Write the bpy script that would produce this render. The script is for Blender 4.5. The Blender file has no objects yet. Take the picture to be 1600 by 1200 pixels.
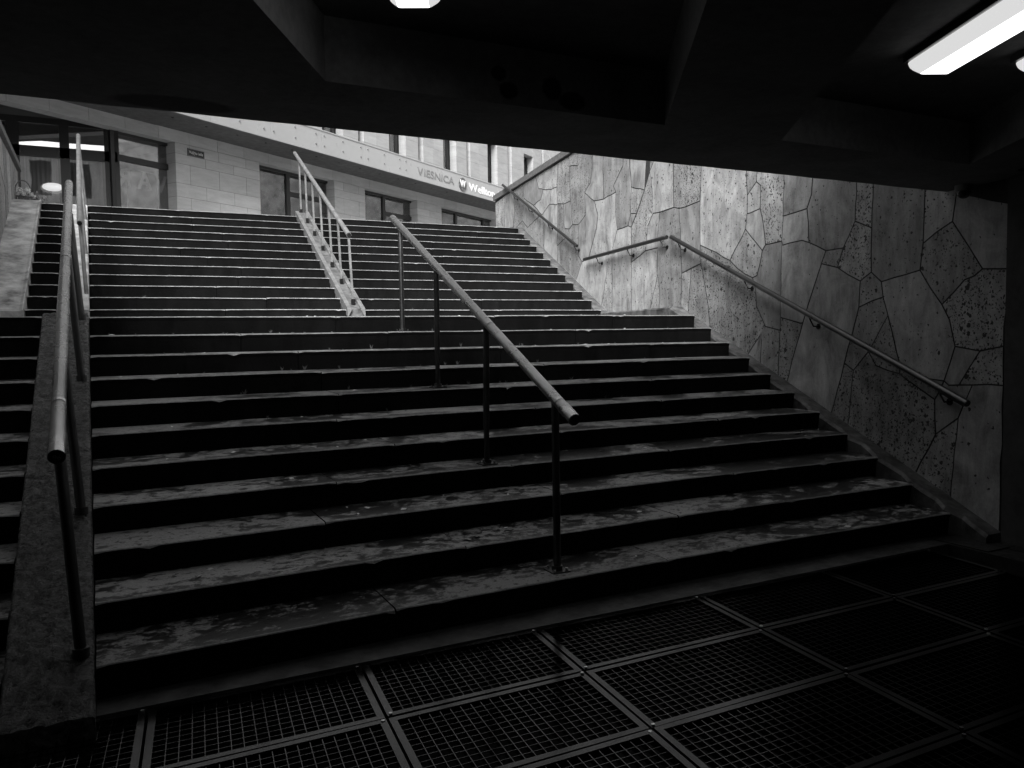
import bpy, bmesh, math, random
from mathutils import Vector, Matrix
random.seed(7)
S = bpy.context.scene
C = S.collection

# ---------------------------------------------------------------- camera
cam_d = bpy.data.cameras.new('camera')
cam = bpy.data.objects.new('camera', cam_d); C.objects.link(cam)
cam_d.sensor_width = 36.0
cam_d.lens = 1259.275 / 1600 * 36.0
cam_d.clip_start = 0.05
cam_d.clip_end = 800
_r = (0.8909025, -0.4539131, -0.0159887); _u = (0.0410564, 0.0454239, 0.9981238); _w = (0.4523351, 0.8898874, -0.0591043)
cam.matrix_world = Matrix(((_r[0], _u[0], -_w[0], 0.0776), (_r[1], _u[1], -_w[1], -3.8255), (_r[2], _u[2], -_w[2], 1.5397), (0, 0, 0, 1)))
S.camera = cam

# ---------------------------------------------------------------- sky, sun, exposure (overcast day, black and white picture)
world = bpy.data.worlds.new('World'); S.world = world; world.use_nodes = True
wn = world.node_tree.nodes; wl = world.node_tree.links
for n in list(wn): wn.remove(n)
sky = wn.new('ShaderNodeTexSky'); sky.sky_type = 'NISHITA'; sky.sun_disc = False
SUN_EL, SUN_AZ = math.radians(38), math.radians(214)     # azimuth from +Y towards +X
sky.sun_elevation = SUN_EL; sky.sun_rotation = SUN_AZ; sky.dust_density = 4; sky.air_density = 1.5
bw = wn.new('ShaderNodeRGBToBW'); bg = wn.new('ShaderNodeBackground'); wo = wn.new('ShaderNodeOutputWorld')
bg.inputs['Strength'].default_value = 0.055
wl.new(sky.outputs[0], bw.inputs[0]); wl.new(bw.outputs[0], bg.inputs[0]); wl.new(bg.outputs[0], wo.inputs[0])
sd = bpy.data.lights.new('sun', 'SUN'); sd.energy = 1.5; sd.angle = math.radians(26); sd.color = (1, 1, 1)
sun = bpy.data.objects.new('sun', sd); C.objects.link(sun)
_sdir = Vector((math.sin(SUN_AZ) * math.cos(SUN_EL), math.cos(SUN_AZ) * math.cos(SUN_EL), math.sin(SUN_EL)))
sun.rotation_euler = _sdir.to_track_quat('Z', 'Y').to_euler()
S.view_settings.view_transform = 'Standard'; S.view_settings.look = 'None'
S.view_settings.gamma = 1.0; S.view_settings.use_curve_mapping = False
S.view_settings.exposure = 2.32
S.render.engine = 'CYCLES'
S.cycles.max_bounces = 6; S.cycles.diffuse_bounces = 4; S.cycles.glossy_bounces = 3
S.cycles.sample_clamp_indirect = 4.0
try: S.cycles.use_denoising = True
except Exception: pass

# ---------------------------------------------------------------- measures of the place
T = 0.3774; H = 0.16; HU = 0.16325                # tread, riser, riser of the upper flight
YU = 6.567; ZL = 1.76; ZT = ZL + 12 * HU          # foot of upper flight, landing height, street height
SK = 0.18254
def kx(y): return 6.4037 + SK * (y - 3.774)       # right end of the steps
def wx(y): return kx(y) + 0.2                     # face of the right wall

# ---------------------------------------------------------------- helpers
class MB:
    def __init__(s): s.v = []; s.f = []; s.smooth = []
    def add(s, vs, fs, sm=False):
        o = len(s.v); s.v += [tuple(p) for p in vs]
        for f in fs: s.f.append(tuple(i + o for i in f)); s.smooth.append(sm)
        return s
    def box(s, x0, y0, z0, x1, y1, z1):
        return s.hexa([(x0,y0,z0),(x1,y0,z0),(x1,y1,z0),(x0,y1,z0),(x0,y0,z1),(x1,y0,z1),(x1,y1,z1),(x0,y1,z1)])
    def hexa(s, v):
        return s.add(v, [(0,3,2,1),(4,5,6,7),(0,1,5,4),(1,2,6,5),(2,3,7,6),(3,0,4,7)])
    def obox(s, c, ax, ay, az):
        c, ax, ay, az = Vector(c), Vector(ax), Vector(ay), Vector(az)
        return s.hexa([c+i*ax+j*ay+k*az for k in (-1,1) for i,j in ((-1,-1),(1,-1),(1,1),(-1,1))])
    def prism(s, poly, d):
        d = Vector(d); n = len(poly); a = [Vector(p) for p in poly]; b = [p + d for p in a]
        return s.add(a + b, [tuple(range(n-1,-1,-1)), tuple(range(n, 2*n))] + [(i,(i+1)%n,(i+1)%n+n,i+n) for i in range(n)])
    def tube(s, pts, r, n=12, cap=True, rs=None):
        pts = [Vector(p) for p in pts]; rings = []
        for i, p in enumerate(pts):
            if i == 0: t = pts[1] - p
            elif i == len(pts) - 1: t = p - pts[i-1]
            else: t = (pts[i+1] - p).normalized() + (p - pts[i-1]).normalized()
            t.normalize()
            a = t.cross(Vector((0,0,1)))
            if a.length < 1e-3: a = t.cross(Vector((0,1,0)))
            a.normalize(); b = t.cross(a)
            rr = rs[i] if rs else r
            rings.append([p + rr * (math.cos(2*math.pi*k/n) * a + math.sin(2*math.pi*k/n) * b) for k in range(n)])
        vs = [q for R in rings for q in R]; fs = []
        for i in range(len(pts) - 1):
            for k in range(n): fs.append((i*n+k, i*n+(k+1)%n, (i+1)*n+(k+1)%n, (i+1)*n+k))
        s.add(vs, fs, True)
        if cap: 
            s.add(rings[0], [tuple(range(n))[::-1]]); s.add(rings[-1], [tuple(range(n))])
        return s
    def build(s, name, mat, parent=None, label=None, kind=None):
        me = bpy.data.meshes.new(name); me.from_pydata(s.v, [], s.f); me.update()
        for p, m in zip(me.polygons, s.smooth): p.use_smooth = m
        bm = bmesh.new(); bm.from_mesh(me); bmesh.ops.recalc_face_normals(bm, faces=bm.faces); bm.to_mesh(me); bm.free()
        if mat: me.materials.append(mat)
        o = bpy.data.objects.new(name, me); C.objects.link(o)
        if parent: attach(o, parent)
        if label: o['label'] = label
        if kind: o['kind'] = kind
        return o
def attach(o, parent):
    o.parent = parent; o.matrix_parent_inverse = Matrix.Translation(-Vector(parent.location))
def thing(name, label, cat, group=None, loc=None):
    o = bpy.data.objects.new(name, None); C.objects.link(o); o.empty_display_size = 0.1
    o['label'] = label; o['category'] = cat
    if loc: o.location = loc
    if group: o['group'] = group
    return o
def tag(o, label, cat, group=None):
    o['label'] = label; o['category'] = cat
    if group: o['group'] = group
    return o
def lerp(a, b, t): return tuple(x + (y - x) * t for x, y in zip(a, b))

# ---------------------------------------------------------------- materials (all neutral: the photograph is black and white)
def mat(name): 
    m = bpy.data.materials.new(name); m.use_nodes = True
    nt = m.node_tree; b = nt.nodes['Principled BSDF']
    return m, nt, b
def N(nt, t, **k):
    n = nt.nodes.new(t)
    for a, v in k.items(): setattr(n, a, v)
    return n
def coords(nt, scale=(1,1,1), which='Object'):
    tc = N(nt, 'ShaderNodeTexCoord'); mp = N(nt, 'ShaderNodeMapping'); mp.inputs['Scale'].default_value = scale
    nt.links.new(tc.outputs[which], mp.inputs[0]); return mp.outputs[0]
def noise(nt, co, scale, detail=4, rough=0.6, dist=0.0):
    n = N(nt, 'ShaderNodeTexNoise'); n.inputs['Scale'].default_value = scale; n.inputs['Detail'].default_value = detail
    n.inputs['Roughness'].default_value = rough; n.inputs['Distortion'].default_value = dist
    nt.links.new(co, n.inputs['Vector']); return n.outputs[0]
def ramp(nt, v, a, b, lo, hi):
    n = N(nt, 'ShaderNodeMapRange'); n.inputs[1].default_value = a; n.inputs[2].default_value = b
    n.inputs[3].default_value = lo; n.inputs[4].default_value = hi
    nt.links.new(v, n.inputs[0]); return n.outputs[0]
def math_(nt, op, a, b=None):
    n = N(nt, 'ShaderNodeMath', operation=op)
    for i, x in enumerate((a, b)):
        if x is None: continue
        if isinstance(x, (int, float)): n.inputs[i].default_value = x
        else: nt.links.new(x, n.inputs[i])
    return n.outputs[0]
def bump(nt, b, h, strength=0.3, dist=0.01):
    n = N(nt, 'ShaderNodeBump'); n.inputs['Strength'].default_value = strength; n.inputs['Distance'].default_value = dist
    nt.links.new(h, n.inputs['Height']); nt.links.new(n.outputs[0], b.inputs['Normal'])
def grey(b, v):
    b.inputs['Base Color'].default_value = (v, v, v, 1)
def simple(name, v, rough=0.5, metal=0.0, nscale=None, namp=0.3, bstr=0.0, spec=0.5):
    m, nt, b = mat(name); grey(b, v); b.inputs['Roughness'].default_value = rough; b.inputs['Metallic'].default_value = metal
    b.inputs['Specular IOR Level'].default_value = spec
    if nscale:
        co = coords(nt); nz = noise(nt, co, nscale, 5, 0.65)
        c = ramp(nt, nz, 0.3, 0.7, v * (1 - namp), v * (1 + namp)); nt.links.new(c, b.inputs['Base Color'])
        nz2 = noise(nt, co, nscale * 3.1, 3, 0.6)
        r = ramp(nt, nz2, 0.3, 0.7, max(0.05, rough - 0.15), min(1, rough + 0.15)); nt.links.new(r, b.inputs['Roughness'])
        if bstr: bump(nt, b, nz2, bstr, 0.01)
    return m

def granite():
    # worn stair stone: dark damp film with dry pale islands, stains and fine grain
    m, nt, b = mat('stair_stone'); co = coords(nt, (.7, 1, 1))
    big = noise(nt, co, 1.3, 8, 0.72, 0.8); mid = noise(nt, co, 13, 9, 0.80, 0.3); fine = noise(nt, co, 150, 3, 0.7)
    damp = ramp(nt, math_(nt, 'ADD', math_(nt, 'MULTIPLY', big, 0.5), math_(nt, 'MULTIPLY', mid, 0.5)), 0.492, 0.514, 0.0, 1.0)
    dark = ramp(nt, fine, 0.3, 0.7, 0.018, 0.036); lite = ramp(nt, fine, 0.3, 0.7, 0.20, 0.40)
    mx = N(nt, 'ShaderNodeMix', data_type='FLOAT'); nt.links.new(damp, mx.inputs[0]); nt.links.new(dark, mx.inputs[2]); nt.links.new(lite, mx.inputs[3])
    vo = N(nt, 'ShaderNodeTexVoronoi'); vo.inputs['Scale'].default_value = 14; nt.links.new(co, vo.inputs['Vector'])
    spot = math_(nt, 'MULTIPLY', ramp(nt, vo.outputs['Distance'], 0.10, 0.15, 0.4, 1.0), ramp(nt, noise(nt, co, 30, 3, 0.6), 0.60, 0.64, 1.0, 0.25))
    oi = N(nt, 'ShaderNodeObjectInfo'); rv = ramp(nt, oi.outputs['Random'], 0, 1, 0.8, 1.2)
    c = math_(nt, 'MULTIPLY', math_(nt, 'MULTIPLY', mx.outputs[0], spot), rv)
    nt.links.new(c, b.inputs['Base Color'])
    nt.links.new(ramp(nt, damp, 0, 1, 0.36, 0.75), b.inputs['Roughness'])
    b.inputs['Specular IOR Level'].default_value = 0.25
    bump(nt, b, math_(nt, 'ADD', math_(nt, 'MULTIPLY', fine, 0.4), mid), 0.35, 0.006)
    return m
def shaded_riser():
    # risers near black: shade put into the colour, mottled with drip-like streaks
    m, nt, b = mat('shaded_riser_stone'); co = coords(nt, (1, 1, .3)); co2 = coords(nt)
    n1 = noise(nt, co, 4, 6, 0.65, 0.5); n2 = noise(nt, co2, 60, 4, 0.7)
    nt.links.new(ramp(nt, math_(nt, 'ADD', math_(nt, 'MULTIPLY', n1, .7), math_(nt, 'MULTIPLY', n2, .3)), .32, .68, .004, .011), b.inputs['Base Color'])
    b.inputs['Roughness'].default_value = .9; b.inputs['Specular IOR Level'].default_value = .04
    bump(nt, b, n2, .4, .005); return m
def worn_lit_nosing():  # pale worn edge; the bright highlight along it is put into the colour
    m, nt, b = mat('worn_lit_nosing'); co = coords(nt); n1 = noise(nt, co, 6, 7, .75, .4); n2 = noise(nt, co, 70, 3, .7)
    nt.links.new(ramp(nt, math_(nt, 'ADD', math_(nt, 'MULTIPLY', n1, .65), math_(nt, 'MULTIPLY', n2, .35)), .36, .62, .09, .36), b.inputs['Base Color'])
    b.inputs['Roughness'].default_value = .4; return m
def travertine():
    m, nt, b = mat('wall_stone')
    tc = N(nt, 'ShaderNodeTexCoord'); oi = N(nt, 'ShaderNodeObjectInfo')
    add = N(nt, 'ShaderNodeVectorMath', operation='ADD'); nt.links.new(tc.outputs['Object'], add.inputs[0])
    sc = N(nt, 'ShaderNodeVectorMath', operation='SCALE'); cb = N(nt, 'ShaderNodeCombineXYZ')
    nt.links.new(oi.outputs['Random'], cb.inputs[0]); nt.links.new(oi.outputs['Random'], cb.inputs[1]); nt.links.new(oi.outputs['Random'], cb.inputs[2])
    nt.links.new(cb.outputs[0], sc.inputs[0]); sc.inputs['Scale'].default_value = 37.0; nt.links.new(sc.outputs[0], add.inputs[1])
    mp = N(nt, 'ShaderNodeMapping'); mp.inputs['Scale'].default_value = (1, 1, 0.28); nt.links.new(add.outputs[0], mp.inputs[0])
    streak = noise(nt, mp.outputs[0], 9, 8, 0.72, 0.6); cloud = noise(nt, add.outputs[0], 2.6, 6, 0.68, 1.0); fine = noise(nt, add.outputs[0], 70, 4, 0.75)
    base = math_(nt, 'ADD', math_(nt, 'MULTIPLY', streak, 0.4), math_(nt, 'ADD', math_(nt, 'MULTIPLY', cloud, 0.45), math_(nt, 'MULTIPLY', fine, 0.15)))
    v = ramp(nt, base, 0.37, 0.63, 0.13, 0.52)
    tsep = N(nt, 'ShaderNodeSeparateColor'); nt.links.new(oi.outputs['Color'], tsep.inputs[0]); tone = tsep.outputs[0]
    # pits: two sizes of elongated holes, dense on some slabs and sparse on others
    dn = N(nt, 'ShaderNodeTexNoise'); dn.inputs['Scale'].default_value = 45; dn.inputs['Detail'].default_value = 2; nt.links.new(add.outputs[0], dn.inputs['Vector'])
    ds = N(nt, 'ShaderNodeVectorMath', operation='SCALE'); ds.inputs['Scale'].default_value = 0.035; nt.links.new(dn.outputs['Color'], ds.inputs[0])
    da = N(nt, 'ShaderNodeVectorMath', operation='ADD'); nt.links.new(add.outputs[0], da.inputs[0]); nt.links.new(ds.outputs[0], da.inputs[1])
    mp2 = N(nt, 'ShaderNodeMapping'); mp2.inputs['Scale'].default_value = (1, 1, 0.9); nt.links.new(da.outputs[0], mp2.inputs[0])
    wob = noise(nt, add.outputs[0], 4, 3, 0.6)
    def pits(scale, lim):
        vo = N(nt, 'ShaderNodeTexVoronoi'); vo.inputs['Scale'].default_value = scale; vo.inputs['Randomness'].default_value = 1.0
        nt.links.new(mp2.outputs[0], vo.inputs['Vector'])
        sep = N(nt, 'ShaderNodeSeparateColor'); nt.links.new(vo.outputs['Color'], sep.inputs[0])
        frac = math_(nt, 'FRACT', math_(nt, 'MULTIPLY', oi.outputs['Random'], 7.31))
        dens = math_(nt, 'MULTIPLY', math_(nt, 'MULTIPLY', math_(nt, 'POWER', frac, 1.8), math_(nt, 'ADD', wob, .15)), lim)
        keep = math_(nt, 'LESS_THAN', sep.outputs[0], dens)
        rad = math_(nt, 'MULTIPLY', sep.outputs[1], 0.34)
        hole = math_(nt, 'LESS_THAN', vo.outputs['Distance'], math_(nt, 'ADD', rad, 0.13))
        return math_(nt, 'MULTIPLY', keep, hole)
    p = math_(nt, 'MAXIMUM', math_(nt, 'MAXIMUM', pits(58, 1.25), pits(34, 0.8)), pits(19, 0.16))
    inv = math_(nt, 'SUBTRACT', 1.0, math_(nt, 'MULTIPLY', p, 0.92))
    c = math_(nt, 'MULTIPLY', math_(nt, 'MULTIPLY', v, tone), inv)
    nt.links.new(c, b.inputs['Base Color'])
    nt.links.new(ramp(nt, cloud, 0.3, 0.7, 0.45, 0.8), b.inputs['Roughness'])
    hgt = math_(nt, 'SUBTRACT', math_(nt, 'MULTIPLY', fine, 0.25), p)
    bump(nt, b, hgt, 0.5, 0.006)
    return m
def aggregate():
    m, nt, b = mat('wet_aggregate'); co = coords(nt)
    n1 = noise(nt, co, 14, 8, 0.8, 1.0); n2 = noise(nt, co, 45, 5, 0.7, 0.6)
    h = math_(nt, 'ADD', n1, math_(nt, 'MULTIPLY', n2, 0.6))
    nt.links.new(ramp(nt, n1, 0.40, 0.62, 0.012, 0.24), b.inputs['Base Color'])
    nt.links.new(ramp(nt, n2, 0.3, 0.7, 0.14, 0.45), b.inputs['Roughness'])
    bump(nt, b, h, 1.0, 0.05); return m
def steel(name, v=0.32, rough=0.28, amp=.14):
    m, nt, b = mat(name); b.inputs['Metallic'].default_value = 1.0
    co = coords(nt); n1 = noise(nt, co, 3.5, 3, 0.6, 0.5); n2 = noise(nt, co, 25, 2, 0.5)
    nt.links.new(ramp(nt, n1, 0.3, 0.7, v * (1 - amp), v * (1 + amp)), b.inputs['Base Color'])
    nt.links.new(ramp(nt, math_(nt, 'ADD', math_(nt, 'MULTIPLY', n1, 0.8), math_(nt, 'MULTIPLY', n2, 0.2)), 0.3, 0.7, rough - 0.05, rough + 0.08), b.inputs['Roughness'])
    return m
def ashlar(lo=.40, hi=.56):
    m, nt, b = mat('facade_limestone'); co = coords(nt, (1, 1, 5)); co1 = coords(nt)
    oi = N(nt, 'ShaderNodeObjectInfo')
    n1 = noise(nt, co, 1.6, 6, 0.65, 0.6); n2 = noise(nt, co1, 30, 3, 0.6)
    v = ramp(nt, math_(nt, 'ADD', math_(nt, 'MULTIPLY', n1, 0.75), math_(nt, 'MULTIPLY', n2, 0.25)), 0.3, 0.7, lo, hi)
    nt.links.new(math_(nt, 'MULTIPLY', v, ramp(nt, oi.outputs['Random'], 0, 1, 0.9, 1.08)), b.inputs['Base Color'])
    b.inputs['Roughness'].default_value = 0.7; bump(nt, b, n2, 0.15, 0.004); return m
def concrete_ceiling():
    m, nt, b = mat('underpass_concrete'); co = coords(nt)
    n1 = noise(nt, co, 2.2, 6, 0.65, 0.5); n2 = noise(nt, co, 26, 5, 0.65)
    v = ramp(nt, math_(nt, 'ADD', math_(nt, 'MULTIPLY', n1, 0.6), math_(nt, 'MULTIPLY', n2, 0.4)), 0.32, 0.68, 0.08, 0.20)
    # soot and damp patches with shapes of their own
    tc = N(nt, 'ShaderNodeTexCoord'); fac = None
    for (x, y, z, sx, sy, sz, r) in ((1.74, -.47, 2.735, 1, 1, 1.2, .045), (1.79, -.47, 2.665, 1, 1, 1.2, .05), (2.02, -.47, 2.70, 1, 1, 1, .055), (2.13, -.47, 2.655, .8, 1, 1.3, .06), (.42, .12, 2.6, .45, 1.0, 1, .11)):
        sub = N(nt, 'ShaderNodeVectorMath', operation='SUBTRACT'); nt.links.new(tc.outputs['Object'], sub.inputs[0]); sub.inputs[1].default_value = (x, y, z)
        mul = N(nt, 'ShaderNodeVectorMath', operation='MULTIPLY'); nt.links.new(sub.outputs[0], mul.inputs[0]); mul.inputs[1].default_value = (sx, sy, sz)
        ln = N(nt, 'ShaderNodeVectorMath', operation='LENGTH'); nt.links.new(mul.outputs[0], ln.inputs[0])
        d = ramp(nt, math_(nt, 'ADD', ln.outputs['Value'], math_(nt, 'MULTIPLY', n2, 0.02)), r, r * 1.25, 0.08, 1.0)
        fac = d if fac is None else math_(nt, 'MULTIPLY', fac, d)
    nt.links.new(math_(nt, 'MULTIPLY', v, fac), b.inputs['Base Color'])
    b.inputs['Roughness'].default_value = 0.85; bump(nt, b, n2, 0.25, 0.008); return m
def glass_mat(name, tint=.16):
    # a pane: mirror-like at glancing angles, half clear to the room behind
    m = bpy.data.materials.new(name); m.use_nodes = True; nt = m.node_tree
    for n in list(nt.nodes): nt.nodes.remove(n)
    out = N(nt, 'ShaderNodeOutputMaterial'); mx = N(nt, 'ShaderNodeMixShader'); tr = N(nt, 'ShaderNodeBsdfTransparent'); gl = N(nt, 'ShaderNodeBsdfGlossy')
    fr = N(nt, 'ShaderNodeFresnel'); fr.inputs['IOR'].default_value = 1.5
    tr.inputs[0].default_value = (0.8, 0.8, 0.8, 1); gl.inputs['Roughness'].default_value = 0.015; gl.inputs[0].default_value = (.85, .85, .85, 1)
    co = coords(nt); nz = noise(nt, co, 1.3, 2, 0.5); bp = N(nt, 'ShaderNodeBump'); bp.inputs['Strength'].default_value = 0.05; bp.inputs['Distance'].default_value = 0.02
    nt.links.new(nz, bp.inputs['Height']); nt.links.new(bp.outputs[0], gl.inputs['Normal'])
    f = math_(nt, 'MINIMUM', math_(nt, 'ADD', math_(nt, 'MULTIPLY', fr.outputs[0], 1.3), tint), 1.0)
    nt.links.new(f, mx.inputs[0]); nt.links.new(tr.outputs[0], mx.inputs[1]); nt.links.new(gl.outputs[0], mx.inputs[2]); nt.links.new(mx.outputs[0], out.inputs[0])
    return m
def emit(name, v, strength):
    m, nt, b = mat(name); grey(b, v); b.inputs['Emission Color'].default_value = (1, 1, 1, 1); b.inputs['Emission Strength'].default_value = strength
    b.inputs['Roughness'].default_value = 0.35; return m

M = dict(step=granite(), riser=shaded_riser(), nosing=worn_lit_nosing(), stone=travertine(), agg=aggregate(), rail=steel('rail_steel', 0.55, 0.26), wrail=steel('wall_rail_steel', 0.13, 0.3), post=steel('post_steel', 0.12, 0.42),
         grate=steel('galvanised_grating', 0.05, 0.17, .4), gbar=steel('grating_bar', 0.06, 0.14, .4), mortar=simple('joint_mortar', 0.03, 0.9, 0, 20, 0.4, 0.3), kerb=simple('kerb_concrete', 0.075, 0.6, 0, 6, 0.9, 0.7),
         ramp=simple('ramp_concrete', 0.42, 0.7, 0, 3.2, 0.75, 0.5), upst=simple('upstand_concrete', 0.10, 0.7, 0, 9, 0.6, 0.3), strip=simple('floor_strip', 0.05, 0.6, 0, 5, 0.8, 0.4), coping=simple('coping_stone', 0.13, 0.7, 0, 14, 0.3, 0.3), ceil=concrete_ceiling(),
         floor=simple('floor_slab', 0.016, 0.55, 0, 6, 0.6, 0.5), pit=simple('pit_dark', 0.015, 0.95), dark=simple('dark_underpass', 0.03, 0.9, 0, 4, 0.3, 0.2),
         ashlar=ashlar(), clad=ashlar(.25, .36), white=simple('fascia_panel', 0.34, 0.4, 0, 1.5, 0.04), soffit=simple('soffit_panel', 0.10, 0.6, 0, 2, 0.1),
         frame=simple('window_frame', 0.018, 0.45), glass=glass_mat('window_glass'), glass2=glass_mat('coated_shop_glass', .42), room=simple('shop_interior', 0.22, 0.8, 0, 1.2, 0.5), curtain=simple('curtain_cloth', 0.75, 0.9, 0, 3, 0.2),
         lamp=emit('lamp_diffuser', 0.85, 0.55), lampside=emit('lamp_diffuser_side', 0.7, 0.14), lampend=emit('lamp_diffuser_end', 0.6, 0.07), housing=simple('lamp_housing', 0.02, 0.5), glow=emit('pendant_glow', 0.9, 0.11), black=simple('black_plastic', 0.012, 0.25),
         cctv=simple('camera_housing', 0.25, 0.5), letter=simple('letter_white', 0.75, 0.35), lettergrey=simple('letter_grey', 0.19, 0.4), signplate=simple('sign_plate', 0.015, 0.35),
         street=simple('street_paving', 0.16, 0.75, 0, 3, 0.3, 0.2), leaf=simple('weed_leaf', 0.10, 0.6), petal=simple('petal', 0.7, 0.6, 0, 30, 0.2), planter=simple('planter_slats', 0.10, 0.7, 0, 12, 0.3),
         upvc=simple('upper_recess', 0.07, 0.5, 0, 3, 0.3), column=simple('pillar_render', 0.05, 0.8, 0, 5, 0.3, 0.2), opp=simple('opposite_facade', 0.45, 0.8, 0, 1, 0.2), rust=simple('old_paint_steel', 0.15, 0.5, 0.0, 10, 0.4, 0.2))

# ---------------------------------------------------------------- setting: street, floor, pit, ground
st = MB()
xo = lambda y: wx(y) + 0.35
z = ZT - 0.006
st.add([(-60,YU+11*T+.30,z),(80,YU+11*T+.30,z),(80,90,z),(-60,90,z)], [(0,1,2,3)])
st.add([(-60,-40,z),(-1.40,-40,z),(-1.40,YU+11*T+.30,z),(-60,YU+11*T+.30,z)], [(0,1,2,3)])
st.add([(-1.40,-40,z),(80,-40,z),(80,.20,z),(-1.40,.20,z)], [(0,1,2,3)])
st.add([(xo(.2),.20,z),(80,.20,z),(80,YU+11*T+.30,z),(xo(YU+11*T+.3),YU+11*T+.30,z)], [(0,1,2,3)])
st.build('street', M['street'], None, None, 'structure')
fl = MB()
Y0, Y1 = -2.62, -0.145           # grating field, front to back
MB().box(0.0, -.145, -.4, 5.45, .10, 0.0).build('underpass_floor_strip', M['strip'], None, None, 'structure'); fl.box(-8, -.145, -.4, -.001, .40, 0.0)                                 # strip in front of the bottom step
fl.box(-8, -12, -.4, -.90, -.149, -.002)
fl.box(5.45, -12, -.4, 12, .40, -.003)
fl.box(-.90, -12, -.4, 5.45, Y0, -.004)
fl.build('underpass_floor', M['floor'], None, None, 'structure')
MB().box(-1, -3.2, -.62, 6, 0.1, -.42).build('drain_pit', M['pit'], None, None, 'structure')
# paving slabs beyond the gratings at the right
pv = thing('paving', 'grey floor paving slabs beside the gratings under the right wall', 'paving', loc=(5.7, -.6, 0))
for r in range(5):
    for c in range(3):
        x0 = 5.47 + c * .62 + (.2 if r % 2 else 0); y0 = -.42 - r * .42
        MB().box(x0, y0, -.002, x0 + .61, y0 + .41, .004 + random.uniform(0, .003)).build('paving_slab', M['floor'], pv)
MB().box(-8.3, -12.3, -.4, 12.3, -12, 3.6).build('underpass_wall_rear', M['dark'], None, None, 'structure')
MB().box(-8.3, -12, -.4, -8, .3, 3.6).build('underpass_wall_left', M['dark'], None, None, 'structure')
MB().box(12, -12, -.4, 12.3, .3, 3.6).build('underpass_wall_right', M['dark'], None, None, 'structure')
MB().box(-8, .10, -.4, -1.40, .4, 3.6).build('underpass_wall_front', M['dark'], None, None, 'structure')
# sloping bed under the steps
bd = MB()
def slab_bed(x0, x1, y0, z0, y1, z1):
    bd.hexa([(x0,y0,z0-.6),(x1,y0,z0-.6),(x1+.0,y1,z1-.6),(x0,y1,z1-.6),(x0,y0,z0-.05),(x1,y0,z0-.05),(x1,y1,z1-.05),(x0,y1,z1-.05)])
slab_bed(-1.30, 9.0, .12, .05, 3.9, ZL-.12)
slab_bed(-1.30, 9.0, 3.9, ZL-.12, 6.5, ZL-.02)
slab_bed(-1.30, 9.0, 6.7, ZL-.02, 11.0, ZT-.12)
bd.build('stair_bed', M['mortar'], None, None, 'structure')

# ---------------------------------------------------------------- stairs
def bow(x, n): return 0.075 * math.sin(math.pi * max(0, min(1, x / 6.2))) * (11 - n) / 10.0
def step_slab(x0, x1, y, zt, h, parent, depth, bowf, wear=0.0022):
    nseg = max(3, int((x1 - x0) / 0.05)); wob = [random.uniform(0, 6.28) for _ in range(3)]; mb = MB(); prof = []
    dz = random.uniform(-.003, .003); dy = random.uniform(-.004, .004)
    for i in range(nseg + 1):
        x = x0 + (x1 - x0) * i / nseg
        yy = y + dy + bowf(x) + random.uniform(-wear, wear) * .4
        yy += wear * .8 * math.sin(x * 5.1 + wob[0]); zz = zt + dz + random.uniform(-wear, wear) * .25 + .0012 * math.sin(x * 3.3 + wob[1])
        end = 0.006 if i in (0, nseg) else 0.0
        if random.random() < .012: end += random.uniform(.004, .015)           # a chipped nosing
        c = .0085 + end
        yb = y + bowf(x)
        prof.append([(x, yb + .022, zt - h - .012), (x, yy + .010, zz - c - .03), (x, yy, zz - c), (x, yy + c * .35, zz - c * .35), (x, yy + c, zz), (x, yb + depth, zt + .004), (x, yb + depth, zt - h - .012)])
    k = 7
    vs = [p for r in prof for p in r]; fs = []
    for i in range(nseg):
        for j in range(k): fs.append((i*k+j, i*k+(j+1)%k, (i+1)*k+(j+1)%k, (i+1)*k+j))
    fs.append(tuple(range(k))); fs.append(tuple(nseg*k+j for j in range(k))[::-1])
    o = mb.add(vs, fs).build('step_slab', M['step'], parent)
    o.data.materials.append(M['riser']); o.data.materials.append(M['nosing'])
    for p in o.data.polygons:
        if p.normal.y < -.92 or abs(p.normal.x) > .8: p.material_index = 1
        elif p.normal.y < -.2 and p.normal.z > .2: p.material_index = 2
    return o
def flight(root, x0f, x1f, ys, z0, h, n0, n1, bowed, lens=(1.15, 2.1)):
    for n in range(n0, n1 + 1):
        y = ys + (n - 1) * T; xa, xb = x0f(y), x1f(y)
        bf = (lambda x, n=n: bow(x, n)) if bowed else (lambda x: 0.0)
        cuts = [xa]; 
        while cuts[-1] < xb - .9:
            nx = cuts[-1] + random.uniform(*lens)
            cuts.append(nx if nx < xb - .6 else xb)
        if cuts[-1] < xb: cuts[-1] = xb if len(cuts) > 1 else cuts[-1]
        if len(cuts) == 1: cuts.append(xb)
        for a, b in zip(cuts, cuts[1:]):
            step_slab(a + .0028, b - .0028, y, z0 + n * h, h, root, T + .05 if n < n1 else (T + .05), bf)
lo = thing('staircase', 'wide lower flight of dark damp stone steps right of the sloping divider', 'staircase', 'stair flights', loc=(3, 0, 0))
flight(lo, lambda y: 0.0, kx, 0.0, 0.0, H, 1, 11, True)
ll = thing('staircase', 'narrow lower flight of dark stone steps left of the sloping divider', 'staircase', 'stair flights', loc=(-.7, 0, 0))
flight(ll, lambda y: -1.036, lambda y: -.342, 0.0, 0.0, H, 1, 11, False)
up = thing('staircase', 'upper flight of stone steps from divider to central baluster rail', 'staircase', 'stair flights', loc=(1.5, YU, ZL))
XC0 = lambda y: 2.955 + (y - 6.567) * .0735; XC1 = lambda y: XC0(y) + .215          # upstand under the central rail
flight(up, lambda y: -.02, lambda y: XC0(y) - .002, YU, ZL, HU, 1, 12, False)
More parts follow.
